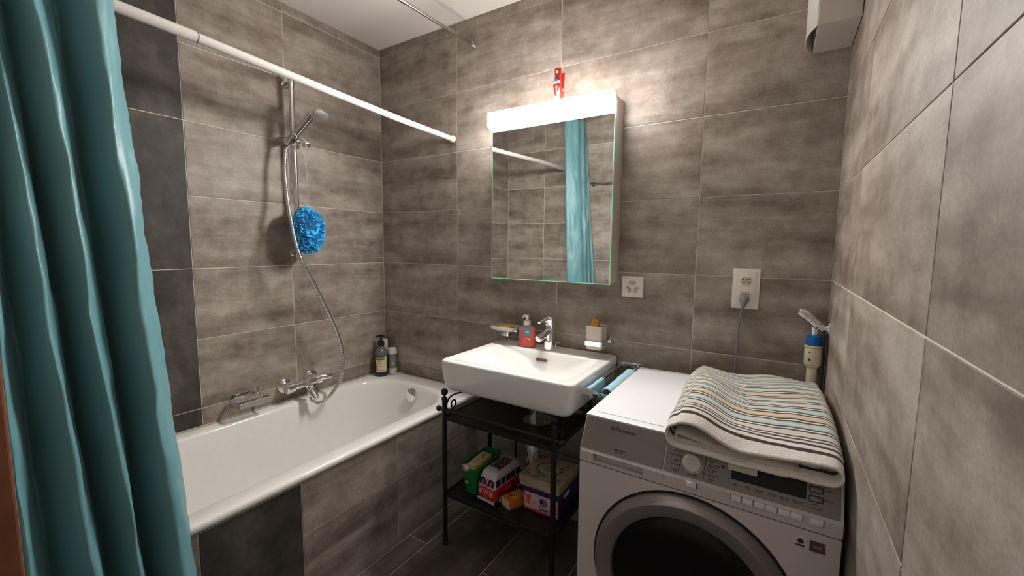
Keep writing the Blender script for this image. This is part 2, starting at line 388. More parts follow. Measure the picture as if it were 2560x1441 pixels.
# ---------------------------------------------------------------- loofah and clear net on the slider
lc = Vector((.128, -.568, 1.372))
t = thing('bath_puff', tuple(lc), 'bright blue mesh bath puff hanging from the shower rail', 'bath puff')
BLUE = mat('blue_net', (.05, .56, 1.0), .55, noise_amt=.15, nscale=55, sheen=.5, sss=.3)
b = B(); ball(b, lc, 1, 24, (.045, .055, .088)); rr = random.Random(3)
for i in range(210):
    u = rr.uniform(-1, 1); a = rr.uniform(0, 2*PI); s = math.sqrt(1-u*u)
    nrm = Vector((s*math.cos(a), s*math.sin(a), u)); sc = Vector((.048, .060, .095))
    c = lc+Vector((nrm.x*sc.x, nrm.y*sc.y, nrm.z*sc.z)); n_ = Vector((nrm.x/sc.x, nrm.y/sc.y, nrm.z/sc.z)).normalized()
    tx = n_.orthogonal().normalized(); ty = n_.cross(tx); ang = rr.uniform(0, PI); tx, ty = tx*math.cos(ang)+ty*math.sin(ang), ty*math.cos(ang)-tx*math.sin(ang)
    rad = rr.uniform(.010, .019); hh = rr.uniform(.010, .020); ph = rr.uniform(0, 6); kk = 18; prev = None
    for j in range(kk+1):
        q = 2*PI*j/kk*.85; wv = 1+.30*math.sin(3*q+ph); p0 = c+tx*rad*math.cos(q)*wv*.6+ty*rad*math.sin(q)*wv*.45-n_*.004
        p1 = c+tx*rad*math.cos(q+.2)*wv*1.15+ty*rad*math.sin(q+.2)*wv+n_*(hh+.003*math.sin(5*q+ph))
        cur = (b.verts.new(p0), b.verts.new((p0+p1)/2+n_*.002), b.verts.new(p1))
        if prev:
            b.faces.new((prev[0], cur[0], cur[1], prev[1])); b.faces.new((prev[1], cur[1], cur[2], prev[2]))
        prev = cur
obj('netting', b, BLUE, t, angle=80)
b = B()
for dy in (-.004, .004): tube(b, catmull([(.070, YR+.036+dy, 1.816), (.076, YR+.038+dy, 1.80), (.078, YR+.040+dy, 1.70), (.085, YR+.040, 1.60), (.10, -.545, 1.50), (.12, -.560, 1.44)], 6), .0011, 6)
obj('cord', b, CORDM, t)
t = thing('net_strap', (.08, -.530, 1.50), 'clear twisted plastic strap hanging on a cream loop beside the shower rail', 'strap')
b = B(); tube(b, catmull([(.072, YR+.030, 1.815), (.074, YR+.022, 1.77), (.078, YR+.045, 1.715), (.078, YR+.052, 1.77), (.072, YR+.036, 1.817)], 8), .0018, 8); obj('loop', b, CORDM, t)
b = B()
for k in range(2):
    P = []
    for i in range(90):
        s = i/89; a = 2*PI*(5*s)+PI*k; rad = .002+.014*math.sin(PI*s); P.append((.080+rad*.6*math.cos(a), YR+.052+rad*math.sin(a), 1.712-.17*s))
    tube(b, P, .0014, 6)
for i in range(14):
    s = .1+.8*i/13; z = 1.712-.17*s; rad = .014*math.sin(PI*s); tube(b, [(.080, YR+.052-rad, z+.008), (.080, YR+.052+rad, z-.008)], .0012, 6)
obj('twist', b, CLEAR, t)

# ---------------------------------------------------------------- chrome soap rack over the tub edge
t = thing('soap_rack', (.055, -.835, .575), 'small chrome wire soap rack fixed to the wall above the tub rim', 'soap rack')
x0, x1, y0, y1, z0, z1 = .018, .112, -.905, -.768, .583, .607
b = B(); box(b, x1-.002, x1, y0, y1, z0, z1, .0008, 1); box(b, x0, x1, y0, y0+.002, z0, z1, .0008, 1); box(b, x0, x1, y1-.002, y1, z0, z1, .0008, 1); box(b, x0, x0+.002, y0, y1, z0, z1, .0008, 1)
obj('rim_band', b, CHROME2, t)
for i in range(11):
    y = y0+.010+(y1-y0-.02)*i/10; b = B(); tube(b, [(x0, y, z1-.006), (x0+.012, y, z0+.004), (x1-.012, y, z0+.004), (x1, y, z1-.006)], .0016, 6); obj('wire', b, CHROME, t)
b = B(); box(b, .0, .016, -.885, -.815, .597, .625, .002); obj('mount_plate', b, CHROME, t)
b = B(); lathe(b, [(.016, 0), (.016, .004), (.010, .006), (.009, .018), (0, .020)], aim((.0, -.782, .613), (1, 0, 0)), 20); obj('mount_stud', b, CHROME, t)
for ya, yb in ((-.862, -.838), (-.79, -.775)): b = B(); box(b, .014, .030, ya, yb, .604, .609, .001); obj('arm', b, CHROME, t)

# ---------------------------------------------------------------- bottles in the tub corner
zr = .5215
t = thing('pump_bottle', (.062, -.088, zr), 'dark pump bottle with a cream label in the corner of the bathtub', 'bottle')
M = T(.062, -.088, zr)
b = B(); lathe(b, [(.036, 0), (.040, .004), (.040, .122), (.038, .128)], M, 36); obj('liquid_body', b, mat('dark_purple_liquid', (.018, .008, .012), .15, coat=.5), t)
b = B(); lathe(b, [(.0395, .123), (.040, .135), (.036, .150), (.022, .166), (.016, .172), (.016, .186), (.0, .186)], M, 36); obj('clear_shoulder', b, mat('smoky_plastic', (.28, .28, .30), .1, trans=.55), t)
b = B(); lathe(b, [(.019, .182), (.019, .206), (.014, .210), (.006, .212), (.005, .232), (.0, .232)], M, 28)
boxm(b, T(.062, -.088, zr+.238) @ Matrix.Rotation(.5, 4, 'Z'), .050, .013, .011, .004); boxm(b, T(.062, -.088, zr+.241), .030, .030, .010, .004); boxm(b, T(.040, -.100, zr+.233) @ Matrix.Rotation(.5, 4, 'Z'), .008, .010, .012, .003)
obj('pump', b, BLACK, t)
b = B(); prev = None
va = math.atan2(-1.68, 2.0)
for i in range(25):
    a = va-.95+1.75*i/24; p = [Vector((.062+.0408*math.cos(a), -.088+.0408*math.sin(a), zr+h)) for h in (.028, .120)]
    cur = [b.verts.new(q) for q in p]
    if prev: b.faces.new((prev[0], cur[0], cur[1], prev[1]))
    prev = cur
lab = obj('label_sheet', b, mat('cream_label', (.72, .66, .42), .6), t, label='cream paper label')
def on_cyl(cx, cy, r, a, z):
    n = Vector((math.cos(a), math.sin(a), 0)); return basis((cx+r*n.x, cy+r*n.y, z), (-n.y, n.x, 0), (0, 0, 1), n)
def cyl_patch(bm, cx, cy, r, a0, a1, z0, z1, k=10, mi=0):
    prev = None
    for i in range(k+1):
        a = a0+(a1-a0)*i/k; cur = [bm.verts.new((cx+r*math.cos(a), cy+r*math.sin(a), z)) for z in (z0, z1)]
        if prev: bm.faces.new((prev[0], cur[0], cur[1], prev[1])).material_index = mi
        prev = cur
b = B(); cyl_patch(b, .062, -.088, .0411, va-.78, va+.42, zr+.100, zr+.116); obj('name_band', b, INK, t)
b = B()
for i in range(9): cyl_patch(b, .062, -.088, .04125, va-.7+.14*i, va-.63+.14*i, zr+.104, zr+.112, 2)
obj('lettering', b, mat('cream_label', (.72, .66, .42)), t)
b = B()
for z, a, c in ((.088, -.35, .15), (.080, -.5, .3), (.070, -.45, .35), (.060, -.4, .2), (.046, -.5, .4), (.036, -.5, .45)): cyl_patch(b, .062, -.088, .0411, va-.15+a, va-.15+c, zr+z, zr+z+.003)
obj('print', b, mat('brown_print', (.25, .12, .06), .7), t)
b = B(); cyl_patch(b, .062, -.088, .0411, va-.93, va-.72, zr+.03, zr+.07); obj('flower_print', b, mat('red_print', (.45, .12, .08), .7), t)
t = thing('white_tube', (.036, -.034, zr), 'slim white bottle standing behind the dark pump bottle', 'bottle')
M = T(.036, -.034, zr); b = B(); lathe(b, [(.020, 0), (.022, .004), (.022, .13), (.016, .15), (.012, .155)], M, 28); obj('body', b, mat('soft_white', (.6, .6, .58), .35), t)
b = B(); lathe(b, [(.015, .153), (.015, .205), (.013, .208), (0, .208)], M, 28); obj('cap', b, WHITEPL, t)
t = thing('clear_bottle', (.102, -.036, zr), 'small clear bottle with a white cap beside the dark pump bottle', 'bottle')
M = T(.102, -.036, zr)
b = B(); lathe(b, [(.022, 0), (.025, .003), (.025, .04), (0, .04)], M, 28); obj('milky_base', b, mat('milky', (.66, .63, .60), .4), t)
b = B(); lathe(b, [(.0245, .04), (.0245, .115), (.020, .128), (0, .128)], M, 28); obj('body', b, mat('clear_grey', (.50, .52, .52), .1, trans=.6), t)
b = B(); lathe(b, [(.027, .126), (.028, .130), (.026, .158), (.020, .162), (0, .162)], M, 28); obj('cap', b, WHITEPL, t)
b = B(); cyl_patch(b, .102, -.036, .0250, va-.3, va+.3, zr+.065, zr+.078); obj('orange_print', b, mat('orange_print', (.75, .30, .16), .6), t)
b = B(); cyl_patch(b, .102, -.036, .0250, va-.35, va+.05, zr+.085, zr+.105); obj('green_print', b, mat('green_print', (.08, .35, .28), .6), t)

# ---------------------------------------------------------------- curtain rods and curtain
t = thing('white_shower_rod', (.559, 0, 1.869), 'white telescopic shower rod above the bathtub', 'curtain rod')
P = [Vector((.559, -.012, 1.868)), Vector((.559, -.35, 1.876)), Vector((.559, -.75, 1.893)), Vector((.559, -1.17, 1.914))]
b = B(); tube(b, P, .0138, 20); obj('thin_tube', b, RODWHITE, t)
b = B(); tube(b, [Vector((.559, -1.165, 1.914)), Vector((.556, -1.40, 1.922)), Vector((.553, YO+.012, 1.930))], .0155, 20); obj('thick_tube', b, RODWHITE, t)
for p, d in (((.559, -.001, 1.868), (0, -1, 0)), ((.553, YO+.001, 1.930), (0, 1, 0))):
    b = B(); lathe(b, [(.019, 0), (.0195, .006), (.016, .016), (.0135, .022), (0, .022)], aim(p, d), 24); obj('end_cap', b, WHITEPL, t)
b = B(); lathe(b, [(.0160, 0), (.0160, .003), (0, .003)], aim((.559, -1.166, 1.914), (0, 1, 0)), 20); obj('joint_ring', b, GREYPL, t)
t = thing('chrome_curtain_rod', (.702, 0, 2.307), 'thin chrome curtain rod close to the ceiling', 'curtain rod')
b = B(); tube(b, [(.702, -.008, 2.306), (.702, -.47, 2.296)], .0080, 16); obj('thin_tube', b, STEEL, t)
b = B(); tube(b, [(.702, -.468, 2.296), (.700, YO+.010, 2.285)], .0098, 16); obj('thick_tube', b, STEEL, t)
for p, d in (((.702, -.001, 2.306), (0, -1, 0)), ((.700, YO+.001, 2.285), (0, 1, 0))):
    b = B(); lathe(b, [(.018, 0), (.018, .006), (.011, .026), (0, .026)], aim(p, d), 24); obj('end_cap', b, CHROME2, t)
# curtain: gathered pleats, (x,y) at the top and near the floor
ctl = [((.652, -1.400), (.758, -1.330)), ((.695, -1.418), (.82, -1.350)), ((.735, -1.452), (.872, -1.392)), ((.700, -1.480), (.80, -1.424)), ((.655, -1.502), (.757, -1.434)),
       ((.690, -1.522), (.82, -1.446)), ((.738, -1.553), (.870, -1.463)), ((.70, -1.574), (.80, -1.492)), ((.660, -1.585), (.762, -1.504)), ((.69, -1.594), (.83, -1.516)), ((.722, -1.606), (.878, -1.538)),
       ((.69, -1.614), (.82, -1.570)), ((.66, -1.620), (.775, -1.588)), ((.69, -1.624), (.83, -1.606)), ((.722, -1.630), (.885, -1.632)), ((.68, -1.640), (.82, -1.640))]
top = catmull([(p[0][0], p[0][1], 0) for p in ctl], 7); bot = catmull([(p[1][0], p[1][1], 0) for p in ctl], 7)
b = B(); V = []; NZ = 110
for k in range(NZ+1):
    s = k/NZ; z = 2.268-s*2.150; f = (2.285-z)/(2.285-.45); row = []
    for i in range(len(top)):
        p = top[i]*(1-f)+bot[i]*f
        wv = noise.noise(Vector((i*.16, z*7, 1.3)))*.006+noise.noise(Vector((i*.5, z*16, 4)))*.0028
        wv += .003*math.sin(z*17+i*.25)*math.exp(-((i-16)/10)**2)+.0022*noise.noise(Vector((i*.35, z*38+i*.5, 9)))*math.exp(-((i-4)/12)**2)
        row.append(b.verts.new((p.x+wv*1.0, min(p.y+wv*.7, -1.30) if p.y+wv*.7 > YO+.004 else YO+.004, z)))
    V.append(row)
for k in range(NZ):
    for i in range(len(top)-1): b.faces.new((V[k][i], V[k][i+1], V[k+1][i+1], V[k+1][i]))
mc, N, L, pb = newmat('teal_satin')
pb.inputs['Base Color'].default_value = (.13, .32, .355, 1); pb.inputs['Roughness'].default_value = .40; pb.inputs['Specular IOR Level'].default_value = .6
pb.inputs['Sheen Weight'].default_value = .25; pb.inputs['Sheen Tint'].default_value = (.6, .9, .95, 1)
tc = N.new('ShaderNodeTexCoord'); mp = N.new('ShaderNodeMapping'); mp.inputs['Scale'].default_value = (60, 60, 900); nz = N.new('ShaderNodeTexNoise'); nz.inputs['Scale'].default_value = 1
L.new(tc.outputs['Object'], mp.inputs[0]); L.new(mp.outputs[0], nz.inputs['Vector'])
n4 = N.new('ShaderNodeTexNoise'); n4.inputs['Scale'].default_value = 9; n4.inputs['Detail'].default_value = 5; L.new(tc.outputs['Object'], n4.inputs['Vector'])
ad = N.new('ShaderNodeMath'); ad.operation = 'MULTIPLY_ADD'; ad.inputs[1].default_value = 6; L.new(n4.outputs['Fac'], ad.inputs[0]); L.new(nz.outputs['Fac'], ad.inputs[2])
bp_ = N.new('ShaderNodeBump'); bp_.inputs['Strength'].default_value = .35; bp_.inputs['Distance'].default_value = .0012
L.new(ad.outputs[0], bp_.inputs['Height']); L.new(bp_.outputs[0], pb.inputs['Normal'])
t = thing('shower_curtain', (.75, -1.5, .12), 'teal satin shower curtain gathered in long pleats at the left edge', 'curtain')
o = obj('cloth', b, mc, t, angle=180); sm = o.modifiers.new('thickness', 'SOLIDIFY'); sm.thickness = .0012
for i, y in enumerate((-1.40, -1.445, -1.49, -1.53, -1.57, -1.605)):
    b = B(); tube(b, [(.701+.017*math.cos(a), y+.003*math.sin(a), 2.279+.020*math.sin(a)) for a in [2*PI*j/20 for j in range(20)]], .0015, 6, closed=True); obj('ring', b, CHROME, t)

# towel rail on the far wall, seen in the mirror
t = thing('wall_towel_rail', (.86, YO, 1.797), 'chrome towel rail on the front wall seen in the mirror', 'towel rail')
b = B(); tube(b, [(.79, YO+.045, 1.797), (.99, YO+.045, 1.797)], .010, 16); obj('bar', b, CHROME2, t)
for x in (.80, .975):
    b = B(); lathe(b, [(.018, 0), (.018, .005), (.009, .008), (.009, .045), (0, .045)], aim((x, YO+.001, 1.797), (0, 1, 0)), 18); obj('bracket', b, CHROME2, t)

# ---------------------------------------------------------------- mirror cabinet with light bar
t = thing('mirror_cabinet', (1.188, 0, 1.155), 'white mirror cabinet with a glowing light bar above the washbasin', 'cabinet')
b = B(); box(b, .900, 1.478, -.112, -.0005, 1.156, 1.905, .0015); obj('body', b, mat('cabinet_grey_white', (.60, .55, .52), .4, noise_amt=.01), t)
b = B(); box(b, .8965, 1.4815, -.1165, -.1135, 1.1545, 1.832, .0004, 1); obj('backing', b, GREYPL, t)
b = B(); box(b, .8985, 1.4800, -.1200, -.1166, 1.1560, 1.832); d_ = obj('mirror_door', b, MIRROR, t, label='frameless mirror glass door', smooth=False)
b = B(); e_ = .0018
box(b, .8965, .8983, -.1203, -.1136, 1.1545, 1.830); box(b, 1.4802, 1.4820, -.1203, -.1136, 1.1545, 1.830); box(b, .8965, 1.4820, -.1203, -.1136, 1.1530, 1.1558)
obj('glass_edge', b, EDGEGLOW, d_, label='pale green glass edge with added faint glow', smooth=False)
b = B(); pr = [(-.1135, 1.832), (-.128, 1.832), (-.160, 1.850), (-.164, 1.856), (-.164, 1.902), (-.160, 1.908), (-.1135, 1.908)]
prism(b, pr, lambda y, z: (.8965, y, z), lambda y, z: (1.4790, y, z)); 
for f in b.faces:
    f.normal_update()
    if f.calc_center_median().z > 1.9075: f.material_index = 1
obj('light_bar', b, [LAMPM, mat('lamp_top', (1.0, .965, .93), .4, noise_amt=0, emit=6.5)], t, label='bright white diffuser', smooth=False)

# ---------------------------------------------------------------- snowman peg clipped on top
RED = mat('red_paint', (.62, .045, .03), .5); WH = mat('white_paint', (.82, .80, .76), .6)
px, py = 1.236, -.128
t = thing('clothes_peg', (px, py, 1.905), 'red wooden clothes peg with a painted snowman standing on the light bar', 'clothes peg')
b = B(); boxm(b, T(px, py, 1.975) @ Matrix.Rotation(.06, 4, 'X'), .028, .008, .136, .002); obj('front_arm', b, RED, t)
b = B(); boxm(b, T(px+.004, py+.020, 1.972) @ Matrix.Rotation(-.10, 4, 'X'), .026, .008, .118, .002); obj('back_arm', b, RED, t)
b = B(); lathe(b, [(.0055, -.015), (.0055, .015)], aim((px+.002, py+.010, 1.958), (1, 0, 0)), 14); obj('spring', b, CHROME2, t)
b = B(); yf = py-.0045
ball(b, (px-.003, yf-.003, 1.984), .0155, 18, (1, .32, .86))
boxm(b, T(px-.001, yf-.003, 1.945), .023, .005, .062, .0022)
sn = obj('snowman', b, WH, t)
b = B(); boxm(b, T(px-.003, yf-.006, 1.975), .031, .004, .008, .002); boxm(b, T(px-.010, yf-.0065, 1.952) @ Matrix.Rotation(-.22, 4, 'Y'), .007, .004, .045, .0018); boxm(b, T(px+.007, yf-.0065, 1.962) @ Matrix.Rotation(.5, 4, 'Y'), .007, .004, .024, .0018)
obj('scarf', b, RED, t)
b = B(); lathe(b, [(.0105, 0), (.0085, .002), (.0030, .008), (0, .013)], T(px-.006, yf-.004, 1.9965), 14); obj('hat', b, mat('navy', (.02, .06, .22), .6), t)
b = B(); lathe(b, [(.0052, 0), (.0052, .001), (0, .001)], aim((px-.002, yf-.0025, 2.028), (0, -1, 0)), 16); lathe(b, [(.0052, .001), (.0045, .003), (0, .003)], aim((px-.002, yf-.0030, 2.028), (0, -1, 0)), 16); obj('white_dot', b, WH, t)
b = B(); boxm(b, T(px-.001, yf-.0035, 1.914), .025, .0055, .0025, .0008); obj('painted_line', b, mat('grey_line', (.3, .3, .3)), t)

# ---------------------------------------------------------------- sockets
def hexa(bm, cx, cz, a, h, y0, y1, rot=0):
    pts = []
    for (u, v) in ((-a, -h*.15), (-a*.62, -h), (a*.62, -h), (a, -h*.15), (a, h*.45), (a*.72, h), (-a*.72, h), (-a, h*.45)):
        c, s = math.cos(rot), math.sin(rot); pts.append((cx+u*c-v*s, cz+u*s+v*c))
    prism(bm, pts, lambda x, z: (x, y0, z), lambda x, z: (x, y1, z))
FACE = mat('socket_face', (.62, .50, .43), .45)
def holes(par, pts, y):
    for (x, z, r) in pts:
        b = B(); lathe(b, [(r, 0), (r, .0008), (0, .0008)], aim((x, y, z), (0, -1, 0)), 12); obj('pin_hole', b, BLACK, par)
t = thing('triple_wall_socket', (1.543, 0, 1.097), 'square white triple socket beside the lower right corner of the mirror', 'socket')
b = B(); box(b, 1.498, 1.588, -.009, -.0002, 1.096, 1.185, .002); box(b, 1.507, 1.579, -.0105, -.008, 1.105, 1.176, .001); obj('cover_plate', b, SOCKET, t)
cx, cz = 1.543, 1.139
for k in range(3):
    a = PI/2+k*2*PI/3; c = (cx+.0175*math.cos(a), cz+.0175*math.sin(a)); rot = a-PI/2 if k else 0
    b = B(); hexa(b, c[0], c[1], .0165, .0095, -.0108, -.0100, rot if k == 0 else rot); so = obj('socket_face', b, FACE, t)
    ca, sa = math.cos(rot), math.sin(rot)
    holes(so, [(c[0]+u*ca-v*sa, c[1]+u*sa+v*ca, .0019) for u, v in ((-.0085, .002), (0, -.003), (.0085, .002))], -.0107)
t = thing('double_wall_socket', (1.960, 0, 1.084), 'tall white double socket with a grey plug in its lower outlet', 'socket')
b = B(); box(b, 1.916, 2.005, -.009, -.0002, 1.084, 1.232, .002); box(b, 1.929, 1.992, -.0105, -.008, 1.098, 1.218, .001); obj('cover_plate', b, SOCKET, t)
for cz in (1.186, 1.132):
    b = B(); hexa(b, 1.961, cz, .0185, .015, -.0112, -.0100); so = obj('socket_face', b, FACE, t)
    holes(so, [(1.961+u, cz+v, .0021) for u, v in ((-.009, .006), (0, .007), (.009, .006), (-.010, -.005), (0, -.001), (.010, -.005))], -.0110)
t = thing('power_plug', (1.960, -.012, 1.120), 'grey plug with its cable hanging down behind the washing machine', 'plug')
b = B(); P = [Vector((1.959, -.0115, 1.120)), Vector((1.959, -.019, 1.118)), Vector((1.958, -.028, 1.112)), Vector((1.957, -.035, 1.102)), Vector((1.956, -.038, 1.090))]
tube(b, P, [.0145, .0165, .0135, .0085, .006], 16); obj('plug_body', b, GREYPL, t)
b = B(); tube(b, catmull([(1.956, -.038, 1.096), (1.950, -.037, 1.05), (1.946, -.034, .99), (1.945, -.034, .92), (1.944, -.034, .84), (1.944, -.034, .60)], 8), .0042, 10); obj('cable', b, GREYPL, t)

# ---------------------------------------------------------------- washbasin
t = thing('washbasin', (1.19, -.24, .705), 'white ceramic wall-hung washbasin below the mirror cabinet', 'washbasin')
b = B(); bx0, bx1, by0, by1 = .888, 1.492, -.487, -.001
R = []
for (i0, i1, f_, z, r) in ((.055, .055, .045, .706, .03), (.040, .040, .030, .7055, .035), (.024, .024, .016, .710, .035), (.014, .014, .008, .722, .034), (.007, .007, .004, .745, .032), (.002, .002, .001, .79, .030), (0, 0, 0, .822, .028),
                        (.001, .001, .001, .829, .028), (.004, .004, .004, .8335, .027), (.010, .010, .010, .8355, .025), (.020, .020, .020, .8350, .024)):
    R.append(rrect(bx0+i0, bx1-i1, by0+f_, by1 if z < .83 else by1-.002, z, r, 12))
R.append(rrect(bx0+.045, bx1-.036, by0+.034, -.112, .8345, .030, 12))
R.append(rrect(bx0+.053, bx1-.041, by0+.041, -.118, .8325, .034, 12))
R.append(rrect(bx0+.066, bx1-.048, by0+.050, -.122, .8260, .044, 12))
R.append(rrect(bx0+.110, bx1-.058, by0+.066, -.126, .8100, .075, 12))
R.append(rrect(bx0+.160, bx1-.075, by0+.088, -.132, .7860, .105, 12))
R.append(rrect(bx0+.205, bx1-.110, by0+.115, -.145, .7600, .105, 12))
R.append(rrect(bx0+.245, bx1-.165, by0+.145, -.170, .7420, .08, 12))
R.append(rrect(bx0+.285, bx1-.235, by0+.19, -.215, .7360, .04, 12))
loft(b, R, True, True); obj('basin', b, CERAMIC, t, angle=60)
b = B(); P = [(1.181+.018*math.cos(a)+(.012 if math.cos(a) > 0 else -.012), .797+.0065*math.sin(a)) for a in [2*PI*i/24 for i in range(24)]]
prism(b, P, lambda x, z: (x, -.1345, z), lambda x, z: (x, -.128, z)); obj('overflow_slot', b, mat('slot_brown', (.12, .08, .06), .3), t)
b = B(); lathe(b, [(.031, 0), (.031, .003), (.026, .006), (0, .008)], T(1.21, -.262, .737), 28); obj('drain_plug', b, CHROME, t)
# siphon below the basin
t = thing('basin_siphon', (1.18, -.21, .36), 'chrome bottle trap hanging below the washbasin', 'siphon')
b = B(); tube(b, [(1.210, -.250, .7045), (1.210, -.250, .48)], .0165, 20); obj('tail_pipe', b, CHROME, t)
b = B(); lathe(b, [(.012, .360), (.028, .366), (.030, .375), (.030, .45), (.026, .46), (.026, .478), (.017, .485), (0, .485)], T(1.210, -.250, 0), 28); obj('trap_bottle', b, CHROME, t)
b = B(); tube(b, [(1.210, -.225, .455), (1.210, -.004, .455)], .0145, 16); lathe(b, [(.034, 0), (.034, .003), (.02, .012), (0, .012)], aim((1.21, -.001, .455), (0, -1, 0)), 24); obj('outlet_pipe', b, CHROME, t)

# ---------------------------------------------------------------- basin mixer
zb = .8350
t = thing('basin_mixer', (1.188, -.072, zb), 'chrome single-lever mixer tap at the back of the washbasin', 'tap')
b = B(); R = []
for z, a, y in ((0, .0245, -.072), (.003, .0250, -.072), (.05, .0215, -.070), (.10, .0185, -.068), (.112, .0190, -.068)): R.append(rrect(1.188-a, 1.188+a, y-a, y+a, zb+z, a*.75, 6))
loft(b, R, True, True); obj('body', b, CHROME, t)
b = B(); R = []
for z, a, y in ((.114, .0195, -.068), (.138, .0205, -.070), (.146, .0200, -.071), (.152, .0150, -.072)): R.append(rrect(1.188-a, 1.188+a, y-a, y+a, zb+z, a*.6, 6))
loft(b, R, True, True); lv = obj('cartridge_head', b, CHROME, t)
b = B(); tube(b, [(1.186, -.080, zb+.146), (1.176, -.112, zb+.138), (1.170, -.134, zb+.132)], [.011, .0075, .0045], 14); tube(b, [(1.170, -.132, zb+.132), (1.1695, -.138, zb+.1305)], .0062, 14); obj('lever', b, CHROME, t)
b = B(); tube(b, [(1.186, -.070, zb+.085), (1.180, -.100, zb+.078), (1.170, -.145, zb+.058)], [.0165, .0175, .0165], 24); tube(b, [(1.170, -.1445, zb+.0585), (1.169, -.149, zb+.0565)], .0135, 20); obj('spout', b, CHROME, t)
b = B(); lathe(b, [(.0032, 0), (.0032, .0012), (0, .0012)], aim((1.181, -.0885, zb+.124), (-.3, -1, 0)), 12); boxm(b, T(1.188, -.0890, zb+.120), .0018, .0018, .018, .0003); obj('marking', b, BLACK, t)
b = B(); tube(b, catmull([(1.206, -.048, zb), (1.208, -.046, zb+.018), (1.213, -.044, zb+.028), (1.226, -.042, zb+.029)], 6), .0020, 8); obj('pull_rod', b, CHROME2, t)

# ---------------------------------------------------------------- soap pump bottle on the basin
cx, cy = 1.073, -.078
t = thing('soap_dispenser', (cx, cy, zb), 'pink liquid soap bottle with a white pump on the washbasin', 'soap bottle')
def oval(cx, cy, a, bb, z, k=32): return [Vector((cx+a*math.cos(2*PI*i/k), cy+bb*math.sin(2*PI*i/k), z)) for i in range(k)]
PINK = mat('pink_soap', (1.0, .22, .16), .12, trans=.5, ior=1.35, noise_amt=.02)
b = B(); loft(b, [oval(cx, cy, a, a*.62, zb+z) for z, a in ((0, .040), (.004, .0455), (.02, .0465), (.045, .0415), (.068, .0430), (.076, .0435))], True, True); obj('liquid', b, PINK, t)
b = B(); loft(b, [oval(cx, cy, a, a*.62, zb+z) for z, a in ((.0765, .0435), (.088, .0435), (.096, .038), (.101, .022), (.104, .0175))], True, True); obj('shoulder', b, mat('pale_pink_plastic', (.85, .55, .50), .1, trans=.6, noise_amt=.02), t)
b = B(); lathe(b, [(.0175, .103), (.0175, .120), (.0155, .123), (.0085, .124), (.0075, .128), (.0075, .142), (.0, .142)], T(cx, cy, zb), 24)
boxm(b, T(cx-.003, cy-.004, zb+.146) @ Matrix.Rotation(.25, 4, 'Z'), .026, .015, .010, .004); boxm(b, T(cx-.0155, cy-.008, zb+.141) @ Matrix.Rotation(.5, 4, 'Y'), .008, .008, .012, .002); obj('pump', b, WHITEPL, t)
b = B(); tube(b, [(cx, cy, zb+.07), (cx, cy, zb+.10)], .003, 8); obj('dip_tube', b, WHITEPL, t)
nf = Vector((.42, -.90, 0)).normalized()
b = B(); lathe(b, [(.0145, 0), (.0145, .0008), (0, .0008)], aim((cx+.0155, cy-.0250, zb+.072), (.32, -.94, 0)), 28); em = obj('round_sticker', b, mat('sticker_blue', (.02, .38, .56), .5), t, label='round blue sticker')
b = B(); lathe(b, [(.0001, 0), (.0001, .0001)], aim((cx+.0155, cy-.0255, zb+.072), (.32, -.94, 0)), 6)
for i, (w_, z) in enumerate(((.016, .075), (.010, .070))): boxm(b, basis((cx+.0159, cy-.0262, zb+z), (.94, .32, 0), (0, 0, 1), (.32, -.94, 0)), w_, .0026, .0004)
obj('print', b, WH, t)
b = B()
for dx, z, w_ in ((-.010, .042, .006), (0, .044, .006), (.012, .043, .014), (.012, .038, .012), (-.012, .036, .006)): boxm(b, basis((cx+.014+dx*.94, cy-.0262+dx*.32, zb+z), (.94, .32, 0), (0, 0, 1), (.32, -.94, 0)), w_, .003, .0012)
obj('print', b, mat('pale_print', (.95, .55, .50), .5), t)
b = B()
for dx, z, r in ((-.016, .030, .006), (-.008, .026, .005), (-.020, .020, .005), (.002, .020, .004)): lathe(b, [(r, 0), (r, .0008), (0, .0008)], aim((cx+.012+dx*.94, cy-.0280+dx*.25, zb+z), (.30, -.95, 0)), 12)
obj('flower_print', b, mat('magenta_print', (.85, .06, .16), .5), t)

# ---------------------------------------------------------------- soap dish and tumbler on the wall
t = thing('soap_dish', (.955, 0, .885), 'frosted glass soap dish on a chrome wall bracket left of the tap', 'soap dish')
b = B(); x0, x1, y0, y1 = .887, 1.020, -.125, -.025
loft(b, [rrect(x0+.022, x1-.022, y0+.018, y1-.018, .897, .012), rrect(x0+.006, x1-.006, y0+.006, y1-.006, .906, .012), rrect(x0, x1, y0, y1, .917, .012), rrect(x0+.001, x1-.001, y0+.001, y1-.001, .920, .012), rrect(x0+.006, x1-.006, y0+.006, y1-.006, .919, .010),
         rrect(x0+.012, x1-.012, y0+.012, y1-.012, .910, .010), rrect(x0+.026, x1-.026, y0+.022, y1-.022, .904, .008)], True, True); obj('dish', b, mat('frosted_dish', (.72, .72, .70), .35, trans=.35, noise_amt=.01), t)
b = B(); loft(b, [rrect(.925, .985, -.108, -.048, .876, .004), rrect(.925, .985, -.108, -.048, .8965, .004)], True, True); obj('holder_ring', b, CHROME, t)
b = B(); box(b, .985, 1.008, -.070, -.060, .893, .903, .001); box(b, .999, 1.008, -.062, -.004, .893, .905, .001); obj('arm', b, CHROME, t)
b = B(); box(b, .990, 1.018, -.006, -.0003, .884, .914, .0015); obj('wall_plate', b, CHROME, t)
o = B(); box(o, .925, .990, -.105, -.052, .9075, .922, .006, 3); o = obj('soap_bar', o, mat('yellow_soap', (.98, .60, .13), .4, sss=.3)); tag(o, 'flat yellow soap bar lying in the frosted soap dish', 'soap')
t = thing('tumbler_holder', (1.420, 0, .873), 'frosted glass tumbler in a chrome wall ring right of the tap', 'tumbler')
